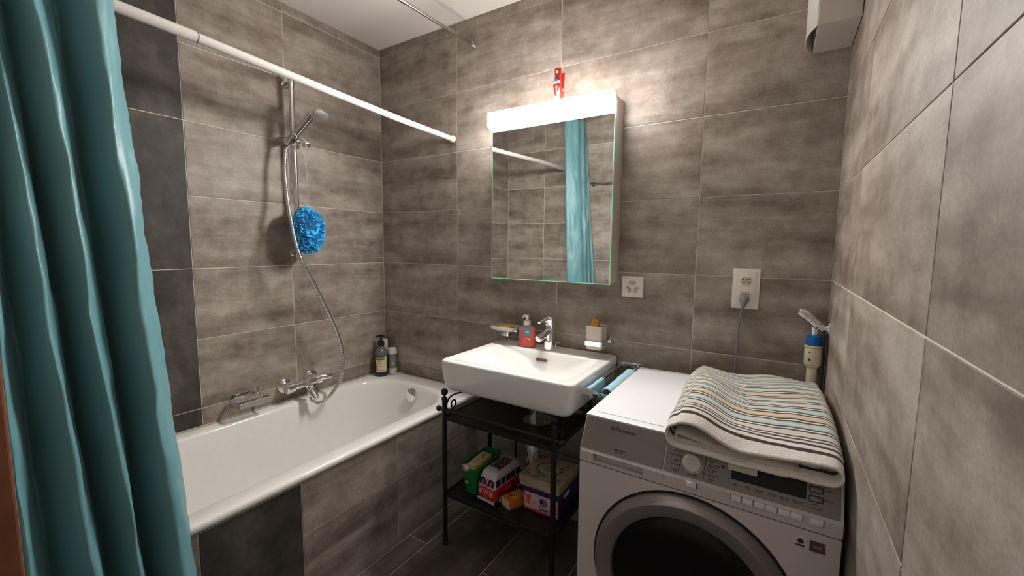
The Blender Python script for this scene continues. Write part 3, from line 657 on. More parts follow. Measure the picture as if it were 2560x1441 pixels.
a = .0345; cx, cy = 1.416, -.078
b = B(); loft(b, [rrect(cx-a+.004, cx+a-.004, cy-a+.004, cy+a-.004, .872, .008), rrect(cx-a, cx+a, cy-a, cy+a, .876, .009), rrect(cx-a-.002, cx+a+.002, cy-a-.002, cy+a+.002, .972, .009), rrect(cx-a, cx+a, cy-a, cy+a, .973, .009), rrect(cx-a+.003, cx+a-.003, cy-a+.003, cy+a-.003, .970, .007), rrect(cx-a+.006, cx+a-.006, cy-a+.006, cy+a-.006, .880, .007)], True, True); obj('glass', b, FROST, t)
b = B(); loft(b, [rrect(cx-a-.003, cx+a+.003, cy-a-.003, cy+a+.003, .889, .008), rrect(cx-a-.006, cx+a+.006, cy-a-.006, cy+a+.006, .889, .010), rrect(cx-a-.006, cx+a+.006, cy-a-.006, cy+a+.006, .909, .010), rrect(cx-a-.003, cx+a+.003, cy-a-.003, cy+a+.003, .909, .008)]); obj('holder_ring', b, CHROME, t)
b = B(); box(b, 1.430, 1.448, -.040, -.004, .892, .902, .001); obj('arm', b, CHROME, t)
b = B(); box(b, 1.427, 1.457, -.006, -.0003, .884, .914, .0015); obj('wall_plate', b, CHROME, t)
b = B(); q = bmesh.ops.create_icosphere(b, subdivisions=4, radius=1)
for v in q['verts']:
    d = v.co.copy(); f = 1+.16*noise.noise(d*2.2)+.05*noise.noise(d*8)
    v.co = Vector((cx-.006+d.x*.021*f+.012*max(0, -d.z)*0, cy+d.y*.022*f, .948+d.z*.052*f+.010*(-d.x)))
o = obj('orange_sponge', b, mat('sponge_orange', (.90, .36, .05), .95, noise_amt=.45, nscale=90, bump=1, bscale=300)); tag(o, 'crumpled orange sponge sticking out of the frosted tumbler', 'sponge')

# ---------------------------------------------------------------- towel rail with cloths between basin and machine
t = thing('double_towel_bar', (1.54, 0, .79), 'chrome double towel bar between the washbasin and the washing machine', 'towel rail')
b = B(); box(b, 1.492, 1.594, -.012, -.0003, .792, .814, .001); obj('wall_plate', b, CHROME, t)
for x in (1.508, 1.580):
    b = B(); box(b, x-.005, x+.005, -.412-(.02 if x > 1.55 else 0), -.010, .793, .803, .002); obj('bar', b, CHROME, t)
b = B(); M = basis((1.545, -.424, .7985), (.095, -.024, 0), (0, 0, 1), (.024, .095, 0)); boxm(b, M, .098, .021, .005, .001); obj('front_plate', b, CHROME, t)
def cloth_over(name, x, y0, y1, zt, r, drop, label, tilt=0):
    b = B(); prof = []
    for i in range(13):
        a = PI*i/12; prof.append((r*math.cos(a), r*math.sin(a)))
    prof = [(r*1.15, -drop)]+[(r, -drop*.5)]+prof+[(-r, -drop*.5), (-r*1.1, -drop*.9)]
    V = []; K = 26
    for k in range(K+1):
        s = k/K; y = y0+(y1-y0)*s; row = []
        w_ = 1+.16*noise.noise(Vector((s*4, x*9, 2)))+.22*s*tilt
        for (u, v) in prof: row.append(b.verts.new((x+u*w_+.004*noise.noise(Vector((s*6, u*40, 7))), y+.004*noise.noise(Vector((u*60, v*30, 1))), zt-r+(v*w_ if v > 0 else v))))
        V.append(row)
    for k in range(K):
        for i in range(len(prof)-1): b.faces.new((V[k][i], V[k][i+1], V[k+1][i+1], V[k+1][i]))
    o = obj(name, b, BLUECLOTH, angle=180); sm = o.modifiers.new('thickness', 'SOLIDIFY'); sm.thickness = .0035
    return tag(o, label, 'cloth', 'light blue cloths on the towel bar')
cloth_over('cleaning_cloth', 1.583, -.405, -.130, .8200, .0180, .05, 'light blue cloth bunched over the towel bar next to the washing machine', .9)
cloth_over('cleaning_cloth', 1.512, -.398, -.255, .8080, .0085, .035, 'light blue cloth hanging over the towel bar next to the washbasin')

# ---------------------------------------------------------------- metal rack under the basin
t = thing('metal_rack', (1.153, -.29, 0), 'black metal two-tier rack with ball finials below the washbasin', 'rack')
rx0, rx1, ry0, ry1 = .893, 1.413, -.460, -.125
for x, y in ((rx0, ry0), (rx1, ry0), (rx0, ry1), (rx1, ry1)):
    b = B(); tube(b, [(x, y, 0), (x, y, .012), (x, y, .014), (x, y, .655)], [.0125, .0125, .0105, .0105], 16); obj('leg', b, BLACKMETAL, t)
    b = B(); lathe(b, [(.0125, .655), (.0125, .662), (.005, .670), (.005, .676)], T(x, y, 0), 16); ball(b, (x, y, .688), .0155, 18); obj('finial', b, BLACKMETAL, t)
for y in (ry0, ry1):
    b = B(); tube(b, [(rx0-.026, y, .610), (rx1+.026, y, .610)], .0085, 14)
    for s in (-1, 1): ball(b, ((rx0 if s < 0 else rx1)+s*.031, y, .610), .0125, 16)
    obj('rail', b, BLACKMETAL, t)
for z in (.575, .232):
    b = B(); h = .0085
    for y in (ry0, ry1): box(b, rx0, rx1, y-.004, y+.004, z-h, z+h, .001, 1)
    for x in (rx0, rx1): box(b, x-.004, x+.004, ry0, ry1, z-h, z+h, .001, 1)
    obj('frame', b, BLACKMETAL, t)
# upper plate has a round cut-out for the siphon
def holed_plate(bm, x0, x1, y0, y1, z, cx, cy, r, th=.0025, k=48):
    rings = []
    for zz in (z, z-th):
        outer = [];inner = []
        for i in range(k):
            a = 2*PI*i/k; c, s = math.cos(a), math.sin(a)
            tt = min(((x1-cx) if c > 0 else (x0-cx))/c if abs(c) > 1e-9 else 1e9, ((y1-cy) if s > 0 else (y0-cy))/s if abs(s) > 1e-9 else 1e9)
            outer.append(bm.verts.new((cx+c*tt, cy+s*tt, zz))); inner.append(bm.verts.new((cx+r*c, cy+r*s, zz)))
        rings.append((outer, inner))
    (o1, i1), (o2, i2) = rings
    for i in range(k):
        j = (i+1) % k
        bm.faces.new((o1[i], o1[j], i1[j], i1[i])); bm.faces.new((o2[j], o2[i], i2[i], i2[j])); bm.faces.new((i1[i], i1[j], i2[j], i2[i])); bm.faces.new((o1[j], o1[i], o2[i], o2[j]))
b = B(); holed_plate(b, rx0+.004, rx1-.004, ry0+.004, ry1-.004, .580, 1.243, -.262, .066); obj('shelf_plate', b, BLACKMETAL, t, smooth=False)
b = B(); tube(b, [(1.243+.067*math.cos(2*PI*i/40), -.262+.067*math.sin(2*PI*i/40), .581) for i in range(40)], .0035, 8, closed=True); obj('hole_rim', b, mat('gun_metal', (.12, .12, .12), .3, metal=.8), t)
b = B(); box(b, rx0+.004, rx1-.004, ry0+.004, ry1-.004, .2325, .235); obj('shelf_plate', b, BLACKMETAL, t, smooth=False)
for x in (rx0, rx1):
    b = B(); P = catmull([(x, ry0+.014, .600), (x, ry0+.016, .635), (x, ry0+.045, .657), (x, ry0+.12, .653), (x, ry0+.20, .640), (x, (ry0+ry1)/2+.07, .622), (x, ry1-.012, .612)], 8); tube(b, P, .0038, 8)
    tube(b, catmull([(x, ry0+.012, .596), (x, ry0+.045, .592), (x, ry0+.070, .606), (x, ry0+.072, .628), (x, ry0+.055, .634), (x, ry0+.044, .622), (x, ry0+.048, .606)], 8), .0036, 8)
    obj('side_scroll', b, BLACKMETAL, t)
b = B(); tube(b, [(1.045, ry1, .235), (1.045, ry1, .575)], .0045, 8); obj('back_strut', b, BLACKMETAL, t)

# ---------------------------------------------------------------- things on the lower shelf
zs = .2355
def rot_box_frame(cx, cy, ang): return T(cx, cy, zs) @ Matrix.Rotation(ang, 4, 'Z')
# green basket
GREEN = mat('green_plastic', (.01, .20, .055), .4)
t = thing('green_basket', (.995, -.320, zs), 'green plastic basket at the left end of the rack shelf', 'basket')
b = B(); F = rot_box_frame(.988, -.325, .02)
def rr2(hx, hy, z, r): return [F @ p for p in rrect(-hx, hx, -hy, hy, z, r, 5)]
loft(b, [rr2(.026, .076, 0, .012), rr2(.030, .080, .002, .014), rr2(.043, .100, .118, .016), rr2(.048, .105, .120, .018), rr2(.048, .105, .127, .018), rr2(.0425, .0995, .128, .016), rr2(.041, .098, .118, .014), rr2(.029, .078, .006, .012)], True, True); obj('basket', b, GREEN, t)
b = B(); q = bmesh.ops.create_icosphere(b, subdivisions=2, radius=1)
for v in q['verts']: v.co = F @ Vector((-.005+v.co.x*.010, -.0985+v.co.y*.0008-(.062-.055)*.11, .062+v.co.z*.006+v.co.x*-.002))
obj('pale_scuff', b, mat('pale_green', (.45, .58, .42), .6), t)
# tissue pack lying in it
YEL = mat('yellow_print', (.75, .50, .03), .5)
t = thing('tissue_pack', (.985, -.33, .33), 'white and yellow tissue pack lying in the green basket', 'packet')
W[t.name] = Vector((.985, -.33, .33)); G = T(.985, -.340, .349) @ Matrix.Rotation(.03, 4, 'Z') @ Matrix.Rotation(.04, 4, 'X')
b = B(); boxm(b, G, .058, .150, .026, .010, 3); obj('wrapper', b, mat('yellow_wrap', (.80, .62, .10), .35), t)
b = B(); boxm(b, G @ T(0, 0, .0132), .050, .128, .0008, .0003, 1); obj('yellow_border', b, YEL, t)
b = B(); boxm(b, G @ T(0, 0, .0138), .038, .114, .0008, .0003, 1); obj('white_field', b, mat('cream_print', (.78, .72, .55), .5), t)
b = B(); 
for (dx, dy, sx, sy, an) in ((.0, .035, .004, .030, .8), (.004, .040, .004, .024, -.7), (0, .048, .020, .003, .2), (0, -.030, .008, .008, .6), (0, -.005, .003, .022, 0), (.006, .018, .012, .003, .3)): boxm(b, G @ T(dx, dy, .0144) @ Matrix.Rotation(an, 4, 'Z'), sx, sy, .0006)
obj('print', b, INK, t)
b = B(); rr = random.Random(5); q = bmesh.ops.create_icosphere(b, subdivisions=3, radius=1)
for v in q['verts']: f = 1+.4*noise.noise(v.co*3); v.co = G @ Vector((v.co.x*.026*f-.006, -.078+v.co.y*.014*f, .012+v.co.z*.013*f))
obj('torn_end', b, mat('pink_white', (.72, .50, .48), .7, noise_amt=.4, nscale=120), t)
# camper van tin
REDT = mat('tin_red', (.62, .018, .02), .3); CRT = mat('tin_lilac_white', (.66, .60, .66), .3); DWIN = mat('tin_window', (.05, .02, .05), .3)
t = thing('camper_van_tin', (1.09, -.31, zs), 'red and white camper van tin on the rack shelf beside the green basket', 'tin')
F = T(1.092, -.325, zs) @ Matrix.Rotation(-.09, 4, 'Z')   # local -y is the front
def ring(hx, yf, yb, z, r): return [F @ p for p in rrect(-hx, hx, yf, yb, z, r, 6)]
b = B(); loft(b, [ring(.044, -.093, .093, .012, .012), ring(.048, -.098, .098, .018, .014), ring(.048, -.098, .098, .062, .014), ring(.0465, -.096, .097, .068, .014)], True, True); obj('lower_body', b, REDT, t)
b = B(); loft(b, [ring(.0465, -.0955, .0965, .0682, .014), ring(.043, -.086, .094, .105, .016), ring(.0415, -.081, .092, .118, .018), ring(.037, -.074, .087, .126, .018), ring(.028, -.062, .078, .130, .018)], True, True); obj('upper_body', b, CRT, t)
b = B(); boxm(b, F @ T(0, -.0985, .012), .094, .008, .012, .004); obj('bumper', b, mat('tin_pale_blue', (.50, .58, .66), .35), t)
def van_front(x, z, out=.0):
    """point on the front face at local x, height z"""
    if z <= .062: y = -.098
    elif z <= .068: y = -.098+.0025*(z-.062)/.006
    else: y = -.0955+(.0095)*(z-.068)/.037
    return F @ Vector((x, y-out, z))
slope = (F.to_3x3() @ Vector((0, -.97, .245))).normalized(); flat = (F.to_3x3() @ Vector((0, -1, 0))).normalized(); ex = (F.to_3x3() @ Vector((1, 0, 0))).normalized()
for s in (-1, 1):
    b = B(); p = van_front(s*.021, .086); M = basis(tuple(p), ex, slope.cross(ex), slope)
    poly = [(.0165*math.cos(a), (.0165 if math.sin(a) > 0 else .0115)*math.sin(a) if math.sin(a) > 0 else -.0125+0*a) for a in [2*PI*i/24 for i in range(24)]]
    poly = [(.0165*math.cos(PI*i/14), .002+.0155*math.sin(PI*i/14)) for i in range(15)]+[(-.0160, -.0125), (.0160, -.0125)]
    prism(b, poly, lambda u, v: M @ Vector((u, v, -.002)), lambda u, v: M @ Vector((u, v, .0008))); wn = obj('windscreen', b, DWIN, t)
    b = B(); boxm(b, M @ T(.001, -.004, .0011), .010, .015, .0005, .0002, 1); ball(b, tuple(M @ Vector((.001, .004, .0011))), .0042, 10, (1, 1, 1)); obj('painted_face', b, mat('tan_print', (.40, .24, .16), .6), wn)
    b = B(); lathe(b, [(.0100, 0), (.0100, .003), (.0085, .005), (0, .0065)], aim(tuple(van_front(s*.029, .045)), flat), 20); obj('headlamp', b, mat('tin_silver', (.55, .58, .60), .25, metal=.5), t)
b = B(); boxm(b, basis(tuple(van_front(0, .085, .0006)), ex, slope.cross(ex), slope), .0035, .034, .0012); obj('centre_stripe', b, REDT, t)
PKP = mat('tin_pink_line', (.80, .30, .25), .4)
b = B(); M = basis(tuple(van_front(0, .052, .0006)), ex, (0, 0, 1), flat)
tube(b, [tuple(M @ Vector((.0115*math.cos(2*PI*i/28), .0115*math.sin(2*PI*i/28), 0))) for i in range(28)], .0011, 6, closed=True)
for a in (PI/2, PI/2+2*PI/3, PI/2-2*PI/3): tube(b, [tuple(M @ Vector((0, 0, .0004))), tuple(M @ Vector((.0115*math.cos(a), .0115*math.sin(a), .0004)))], .0013, 6)
for s in (-1, 1):
    tube(b, [tuple(M @ Vector((s*.012, .003, 0))), tuple(M @ Vector((s*.038, .013, 0)))], .0011, 6); tube(b, [tuple(M @ Vector((s*.010, -.006, 0))), tuple(M @ Vector((s*.004, -.030, 0)))], .0011, 6)
obj('round_emblem', b, PKP, t, label='round three-spoke emblem')
for s in (-1, 1):
    b = B(); boxm(b, M @ T(s*.015, -.028, .0003), .009, .009, .0008, .0003, 1)
    obj('fog_lamp', b, mat('tin_dark_grey', (.10, .09, .09), .4), t)
for i in range(5):   # side windows
    yy = -.070+.034*i; b = B(); sx = .0452; nn = (F.to_3x3() @ Vector((.995, 0, .09))).normalized(); ey = (F.to_3x3() @ Vector((0, 1, 0))).normalized()
    M = basis(tuple(F @ Vector((sx, yy, .088))), ey, nn.cross(ey), nn); boxm(b, M, .028, .028, .0012, .0004, 1); obj('side_window', b, DWIN, t)
for yy in (-.060, .060):
    b = B(); M = aim(tuple(F @ Vector((.0478, yy, .020))), tuple(F.to_3x3() @ Vector((1, 0, 0)))); lathe(b, [(.0200, -.004), (.0200, .002), (.0180, .004), (0, .004)], M, 28); wh = obj('wheel', b, BLACK, t)
    b = B(); lathe(b, [(.0135, .003), (.0135, .0048), (.009, .0050), (.009, .0055), (0, .0058)], M, 24); obj('hub_cap', b, mat('hub_cream', (.50, .45, .38), .35), wh)
b = B()
for (dy, dz) in ((-.020, .050), (-.012, .048), (.002, .052), (.008, .044)): tube(b, [tuple(F @ Vector((.0484, dy+.005*math.cos(2*PI*i/10), dz+.005*math.sin(2*PI*i/10)))) for i in range(10)], .0007, 5, closed=True)
obj('side_print', b, PKP, t)
b = B(); boxm(b, F @ T(-.004, .012, .1306), .046, .100, .0010, .0004, 1); obj('roof_picture', b, mat('roof_green', (.045, .10, .07), .5, noise_amt=.9, nscale=60), t)
b = B(); boxm(b, F @ T(-.018, -.004, .1314), .012, .080, .0008, .0003, 1); boxm(b, F @ T(.024, -.004, .1308), .009, .092, .0010, .0003, 1); boxm(b, F @ T(-.004, .045, .1316), .026, .018, .0006, .0003, 1); obj('roof_red_print', b, mat('roof_red', (.30, .035, .05), .5, noise_amt=.4, nscale=60), t)
# orange soap box
t = thing('orange_box', (1.178, -.38, zs), 'small orange soap box on the rack shelf beside the camper van tin', 'box')
F = T(1.186, -.360, zs+.019) @ Matrix.Rotation(-.38, 4, 'Z')
b = B(); boxm(b, F, .056, .092, .038, .001, 1); obj('carton', b, mat('box_orange', (.80, .20, .03), .4, noise_amt=.2, nscale=30), t)
b = B(); boxm(b, F @ T(0, -.0463, 0), .054, .0010, .036, .0003, 1); obj('end_flap', b, mat('box_cream', (.78, .58, .42), .5), t)
b = B(); boxm(b, F @ T(.006, .004, .0194) @ Matrix.Rotation(.5, 4, 'Z'), .026, .040, .0006, .0002, 1); obj('yellow_patch', b, YEL, t)
b = B()
for (dx, dy, an, l) in ((-.004, -.010, .5, .012), (.002, -.002, .9, .010), (.006, .006, .4, .009), (.010, .014, .9, .010), (-.010, -.016, 1.2, .008)): boxm(b, F @ T(dx, dy, .0200) @ Matrix.Rotation(an, 4, 'Z'), .003, l, .0005)
obj('print', b, INK, t)
b = B(); ball(b, tuple(F @ Vector((-.014, .004, .0190))), .010, 12, (1, .6, .08)); obj('pale_print', b, mat('pale_orange', (.85, .55, .40), .5), t)
# purple detergent box
PURP = mat('box_purple', (.045, .018, .11), .35)
t = thing('detergent_box', (1.325, -.28, zs), 'purple and pink detergent box at the right end of the rack shelf', 'box')
dx0, dx1, dy0, dy1 = 1.228, 1.400, -.372, -.160
b = B(); loft(b, [rrect(dx0+.012, dx1-.012, dy0+.010, dy1-.010, zs, .012), rrect(dx0, dx1, dy0, dy1, zs+.085, .014), rrect(dx0-.003, dx1+.003, dy0-.003, dy1+.003, zs+.086, .014), rrect(dx0-.003, dx1+.003, dy0-.003, dy1+.003, zs+.108, .014), rrect(dx0+.004, dx1-.004, dy0+.004, dy1-.004, zs+.112, .012)], True, True)
obj('tub', b, PURP, t)
F = basis((1.314, dy0-.0010+.005, zs+.045), (1, 0, 0), (0, -.115, .993), (0, -.993, -.115))
b = B(); boxm(b, F, .152, .080, .0016, .0005, 1); lab = obj('front_label', b, mat('label_pink', (.78, .50, .52), .5, noise_amt=.12, nscale=30), t, label='pink front label')
b = B(); rr = random.Random(9)
for i in range(46):
    s = rr.random(); 
    if i < 30: u, v = -.058+rr.gauss(0, .010), .010+rr.gauss(0, .013)
    else: u, v = .060+rr.gauss(0, .008), -.008+rr.gauss(0, .018)
    u = max(-.072, min(.072, u)); v = max(-.036, min(.036, v)); lathe(b, [(rr.uniform(.0025, .006), .0008), (0, .0010+.0003*rr.random())], F @ T(u, v, 0), 7)
obj('blossom_print', b, mat('blossom_red', (.80, .10, .10), .6, noise_amt=.4, nscale=150), t)
b = B(); boxm(b, F @ T(.0, -.036, .0006), .150, .010, .0010, .0003, 1); obj('red_edge', b, mat('label_red', (.70, .05, .12), .5), t)
b = B(); lathe(b, [(.0185, .0009), (.018, .0030), (.010, .0048), (0, .0052)], F @ T(.012, .013, 0), 28); obj('capsule_print', b, mat('capsule_violet', (.26, .20, .42), .3), t)
b = B(); lathe(b, [(.009, .0044), (.006, .0058), (0, .0060)], F @ T(.008, .017, 0), 18); tube(b, [tuple(F @ Vector((.012+.0155*math.cos(a), .013+.0155*math.sin(a), .0030))) for a in [-.6+2.4*i/14 for i in range(15)]], .0011, 5); obj('capsule_swirl', b, mat('capsule_dark', (.03, .015, .07), .3), t)
text('lettering', 'Dash', .024, F @ T(.014, -.027, .0010), mat('ink_navy', (.01, .03, .10), .5), t, .0004, 'CENTER')
b = B(); boxm(b, T(dx1+.003, dy0+.055, zs+.096) , .002, .05, .018, .0005, 1); obj('side_label', b, mat('label_white', (.6, .6, .6), .5), t)
# clock tin lying on it
TINC = mat('tin_vintage', (.42, .35, .22), .45, noise_amt=.22, nscale=26)
t = thing('clock_tin', (1.31, -.28, zs+.112), 'square vintage tin printed with a clock face lying on the detergent box', 'tin')
F = T(1.308, -.285, zs+.113) @ Matrix.Rotation(.02, 4, 'Z')
b = B(); loft(b, [[F @ p for p in rrect(-a, a, -c, c, z, r)] for a, c, z, r in ((.088, .098, 0, .012), (.090, .100, .002, .014), (.090, .100, .022, .014), (.0925, .1025, .023, .015), (.0925, .1025, .038, .015), (.089, .099, .0405, .013), (.084, .094, .0405, .011))], True, True); obj('tin_body', b, TINC, t)
b = B(); lathe(b, [(.040, .0), (.040, .0006), (0, .0006)], F @ T(0, 0, .0403), 40); obj('clock_face', b, mat('clock_cream', (.56, .51, .40), .5, noise_amt=.15, nscale=60), t)
b = B(); lathe(b, [(.022, .0), (.022, .0006), (0, .0006)], F @ T(0, 0, .0408), 32); obj('clock_centre', b, mat('clock_grey', (.36, .34, .33), .5), t)
nums = ['XII', 'I', 'II', 'III', 'IV', 'V', 'VI', 'VII', 'VIII', 'IX', 'X', 'XI']
for i, n_ in enumerate(nums):
    a = PI/2-2*PI*i/12; text('numeral', n_, .016, F @ T(.052*math.cos(a), .056*math.sin(a), .0406) @ Matrix.Rotation(a-PI/2, 4, 'Z') @ T(0, -.006, 0), INK, t, .0003, 'CENTER')
b = B()
for (cx_, cy_2) in ((-.066, -.078), (.066, -.078), (-.066, .074), (.066, .074), (-.020, -.085), (.030, .088)):
    tube(b, [tuple(F @ Vector((cx_+.013*math.cos(a), cy_2+.011*math.sin(a), .0408))) for a in [.4+4.2*i/14 for i in range(15)]], .0008, 5)
obj('flourish', b, INK, t)
b = B()
for (cx_, cy_2) in ((.072, -.070), (-.072, -.056), (-.060, .080)):
    for i in range(7): ball(b, tuple(F @ Vector((cx_+rr.gauss(0, .007), cy_2+rr.gauss(0, .007), .0400))), rr.uniform(.004, .007), 8, (1, 1, .15))
obj('rose_print', b, mat('rose_red', (.36, .07, .06), .6, noise_amt=.4, nscale=150), t)

# ---------------------------------------------------------------- washing machine
# local u runs right from the machine's left edge; the front plane is a touch skewed, the feet a touch uneven
WX = 1.607
def wt(bm):
    for v in bm.verts:
        u = v.co.x-WX; k = max(0., min(1., (-v.co.y)/.64)); v.co.y -= .050*u*k; v.co.z += .016*u*min(1, v.co.z/.4)
    return bm
def wobj(name, bm, m_, parent, **k): return obj(name, wt(bm), m_, parent, **k)
t = thing('washing_machine', (WX+.3, -.36, 0), 'white front-loading washing machine with a silver control panel beside the right wall', 'washing machine')
b = B()
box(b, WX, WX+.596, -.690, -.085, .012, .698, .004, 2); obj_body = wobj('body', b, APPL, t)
# front fascia (white band) and slanted panel body
b = B(); pf = [(-.10, .6995), (-.690, .6995), (-.6895, .728), (-.6845, .7335), (-.6455, .812), (-.642, .8145), (-.10, .8145)]
prism(b, pf, lambda y, z: (WX, y, z), lambda y, z: (WX+.596, y, z)); bmesh.ops.bevel(b, geom=[e for e in b.edges if abs(e.verts[0].co.x-e.verts[1].co.x) < 1e-6 and e.verts[0].co.y < -.5], offset=.002, segments=2, affect='EDGES')

me_a = bpy.data.meshes.new('a'); bmesh.ops.recalc_face_normals(b, faces=b.faces); b.to_mesh(me_a); b.free(); oa = link('a', me_a)
cb = B(); box(cb, WX+.042, WX+.182, -.72, -.672, .7065, .7275); me_c = bpy.data.meshes.new('c'); cb.to_mesh(me_c); cb.free(); oc = link('c', me_c)
md = oa.modifiers.new('cut', 'BOOLEAN'); md.object = oc; md.operation = 'DIFFERENCE'; md.solver = 'EXACT'
bpy.context.view_layer.update(); me_r = bpy.data.meshes.new_from_object(oa.evaluated_get(bpy.context.evaluated_depsgraph_get()))
b = B(); b.from_mesh(me_r); bpy.data.objects.remove(oa); bpy.data.objects.remove(oc)
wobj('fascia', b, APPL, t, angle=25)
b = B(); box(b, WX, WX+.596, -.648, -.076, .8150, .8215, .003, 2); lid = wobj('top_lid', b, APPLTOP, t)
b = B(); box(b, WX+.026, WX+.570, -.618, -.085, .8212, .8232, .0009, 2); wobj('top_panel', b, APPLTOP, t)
SL = Vector((0, -.0385, -.079)).normalized(); NP = Vector((0, -.079, .0385)).normalized()     # down the slanted panel / out of it
NP = Vector((0, SL.z, -SL.y)); NP = NP if NP.y < 0 else -NP
def pz(z): return -.6455-(.812-z)*(.0390/.0785)
def pm(u, z, out=0):  # frame on the slanted panel: x right, y up the slope, z outwards
    return basis((WX+u, pz(z)+NP.y*out, z+NP.z*out), (1, 0, 0), -SL, NP)
hgt = math.hypot(.0385, .079)
def plate(name, u0, u1, z0, z1, th, m_, par=t, bev=.0006, **k):
    b = B(); boxm(b, pm((u0+u1)/2, (z0+z1)/2, th/2), u1-u0, (z1-z0)/abs(SL.z), th, bev, 1); return wobj(name, b, m_, par, **k)
plate('drawer_front', .003, .230, .7355, .8115, .0022, SILVER, label='silver detergent drawer front')
plate('control_panel', .2335, .590, .7355, .8115, .0022, SILVER, label='silver control panel')
b = B(); boxm(b, pm(.386+.072, .775, .0030), .145, .040, .0020, .0006, 1); wobj('display', b, DARKGLASS, t)
# knob
b = B(); lathe(b, [(.0245, 0), (.0245, .002), (.0215, .003), (.0205, .015), (.0185, .017), (0, .0172)], pm(.300, .7665, .002), 36); wobj('programme_knob', b, mat('knob_champagne', (.62, .56, .50), .35, metal=.1), t)
INKP = mat('panel_ink', (.05, .035, .028), .6)
b = B(); rr = random.Random(2)
for i in range(6):
    z = .794-.0098*i; boxm(b, pm(.272-.0006*i, z, .0024), .0018, .0075, .0006); boxm(b, pm(.329-.0006*i, z-.002, .0024), .0018, .0075, .0006)
    l = rr.uniform(.012, .022); boxm(b, pm(.267-l/2, z, .0024), l, .0016, .0005)
    if i % 2: boxm(b, pm(.267-l/3, z-.004, .0024), l*.6, .0012, .0005)
    l = rr.uniform(.014, .034); boxm(b, pm(.334+l/2, z-.002, .0024), l, .0016, .0005); boxm(b, pm(.334+l/3, z-.006, .0024), l*.65, .0012, .0005)
lathe(b, [(.0035, 0), (.0035, .0005), (0, .0005)], pm(.366, .776, .0024), 14)
boxm(b, pm(.302, .744, .0024), .018, .0016, .0005); boxm(b, pm(.302, .741, .0024), .022, .0012, .0005)
for u, l in ((.395, .010), (.420, .010), (.443, .016), (.468, .015), (.491, .018), (.515, .020)):
    boxm(b, pm(u, .7485, .0024), l, .0014, .0005); boxm(b, pm(u, .7455, .0024), l*.7, .0011, .0005)
for u, z, l in ((.568, .782, .018), (.568, .764, .018), (.546, .7515, .010), (.548, .745, .022)): boxm(b, pm(u, z, .0024), l, .0014, .0005)
wobj('panel_print', b, INKP, t, kind='stuff')
for z in (.779, .762):
    b = B(); boxm(b, pm(.548, z, .0026), .025, .0135, .0020, .0006, 1); kf = wobj('button_frame', b, BLACK, t)
    b = B(); boxm(b, pm(.548, z, .0038), .021, .0095, .0030, .001, 2); wobj('button', b, SILVER, t)
b = B(); M = pm(.1165, .797, .0022)
for u in (-.5, .5): pass
tt = text('lettering', 'Electrolux', .0135, pm(.0925, .7935, .0027), INK, t); me = tt.data
for v in me.vertices:
    p = v.co+W[t.name]; u = p.x-WX; v.co.y -= .050*u; v.co.z += .016*u
b = B(); M = pm(.0855, .7985, .0025)
boxm(b, M, .0095, .0095, .0006, .0002, 1); wobj('logo_square', b, INK, t)
b = B(); boxm(b, M @ T(.0012, .0012, .0004), .0052, .0012, .0004); boxm(b, M @ T(-.0012, 0, .0004), .0012, .0052, .0004); boxm(b, M @ T(.0012, -.0016, .0004), .0046, .0012, .0004); boxm(b, M @ T(.0028, 0, .0004), .0010, .0046, .0004); wobj('logo_mark', b, SILVER, t)
b = B()
for i in range(9): boxm(b, pm(.099+.0040*i, .7495, .0024), .0030 if i != 7 else .001, .0034, .0005)
wobj('small_print', b, INK, t)
b = B()
for i in range(6): boxm(b, pm(.103+.0040*i, .7440, .0024), .0026, .0018, .0005)
wobj('small_print', b, INKP, t)
b2 = B(); box(b2, WX+.2305, WX+.2318, -.6903, -.6885, .7000, .7300); wobj('drawer_seam', b2, mat('seam_grey', (.30, .27, .25), .6), t)
b2 = B(); box(b2, WX+.001, WX+.595, -.6897, -.680, .6975, .7000); wobj('panel_seam', b2, mat('seam_dark', (.10, .09, .085), .6), t)
# push buttons under the panel
for i in range(6):
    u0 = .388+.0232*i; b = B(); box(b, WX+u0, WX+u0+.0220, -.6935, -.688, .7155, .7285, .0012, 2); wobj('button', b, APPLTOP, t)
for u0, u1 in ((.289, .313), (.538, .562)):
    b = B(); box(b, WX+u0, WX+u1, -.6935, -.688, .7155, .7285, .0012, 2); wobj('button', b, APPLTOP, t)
GAPS_ = [.388+.0232*i-.0008 for i in range(7)]+[.3133, .5623]
for u in GAPS_: b = B(); box(b, WX+u, WX+u+.0008, -.6915, -.689, .7155, .7295); wobj('button_gap', b, BLACK, t)
b = B()
for i in range(0): box(b, WX+.388+.0232*i-.0008, WX+.388+.0232*i, -.6915, -.689, .7155, .7295)
b.free()
# door
dc = (WX+.299, -.690, .4475); M = aim(dc, (0, -1, 0))
b = B(); lathe(b, [(.246, -.004), (.246, .0015), (.240, .0015), (.240, -.004)], M, 96); wobj('door_gasket', b, BLACK, t)
b = B(); lathe(b, [(.2395, .002), (.2395, .008), (.2375, .014), (.2260, .0310), (.2240, .0325), (.2215, .0325), (.1930, .0255), (.1885, .0225), (.1860, .0160), (.1845, .006)], M, 96)
for f in [f for f in b.faces if len(f.verts) > 8]: b.faces.remove(f)
dr = wobj('door_ring', b, DOORRING, t, label='grey metallic door ring', angle=30)
b = B(); lathe(b, [(.1850, .004), (.184, .016), (.170, .024), (.13, .028), (.06, .030), (0, .0305)], M, 72); wobj('door_glass', b, DARKGLASS, t)
b = B(); boxm(b, T(WX+.299+.205, -.7275, .4475), .020, .010, .11, .004, 2); wobj('door_handle', b, DOORRING, t)
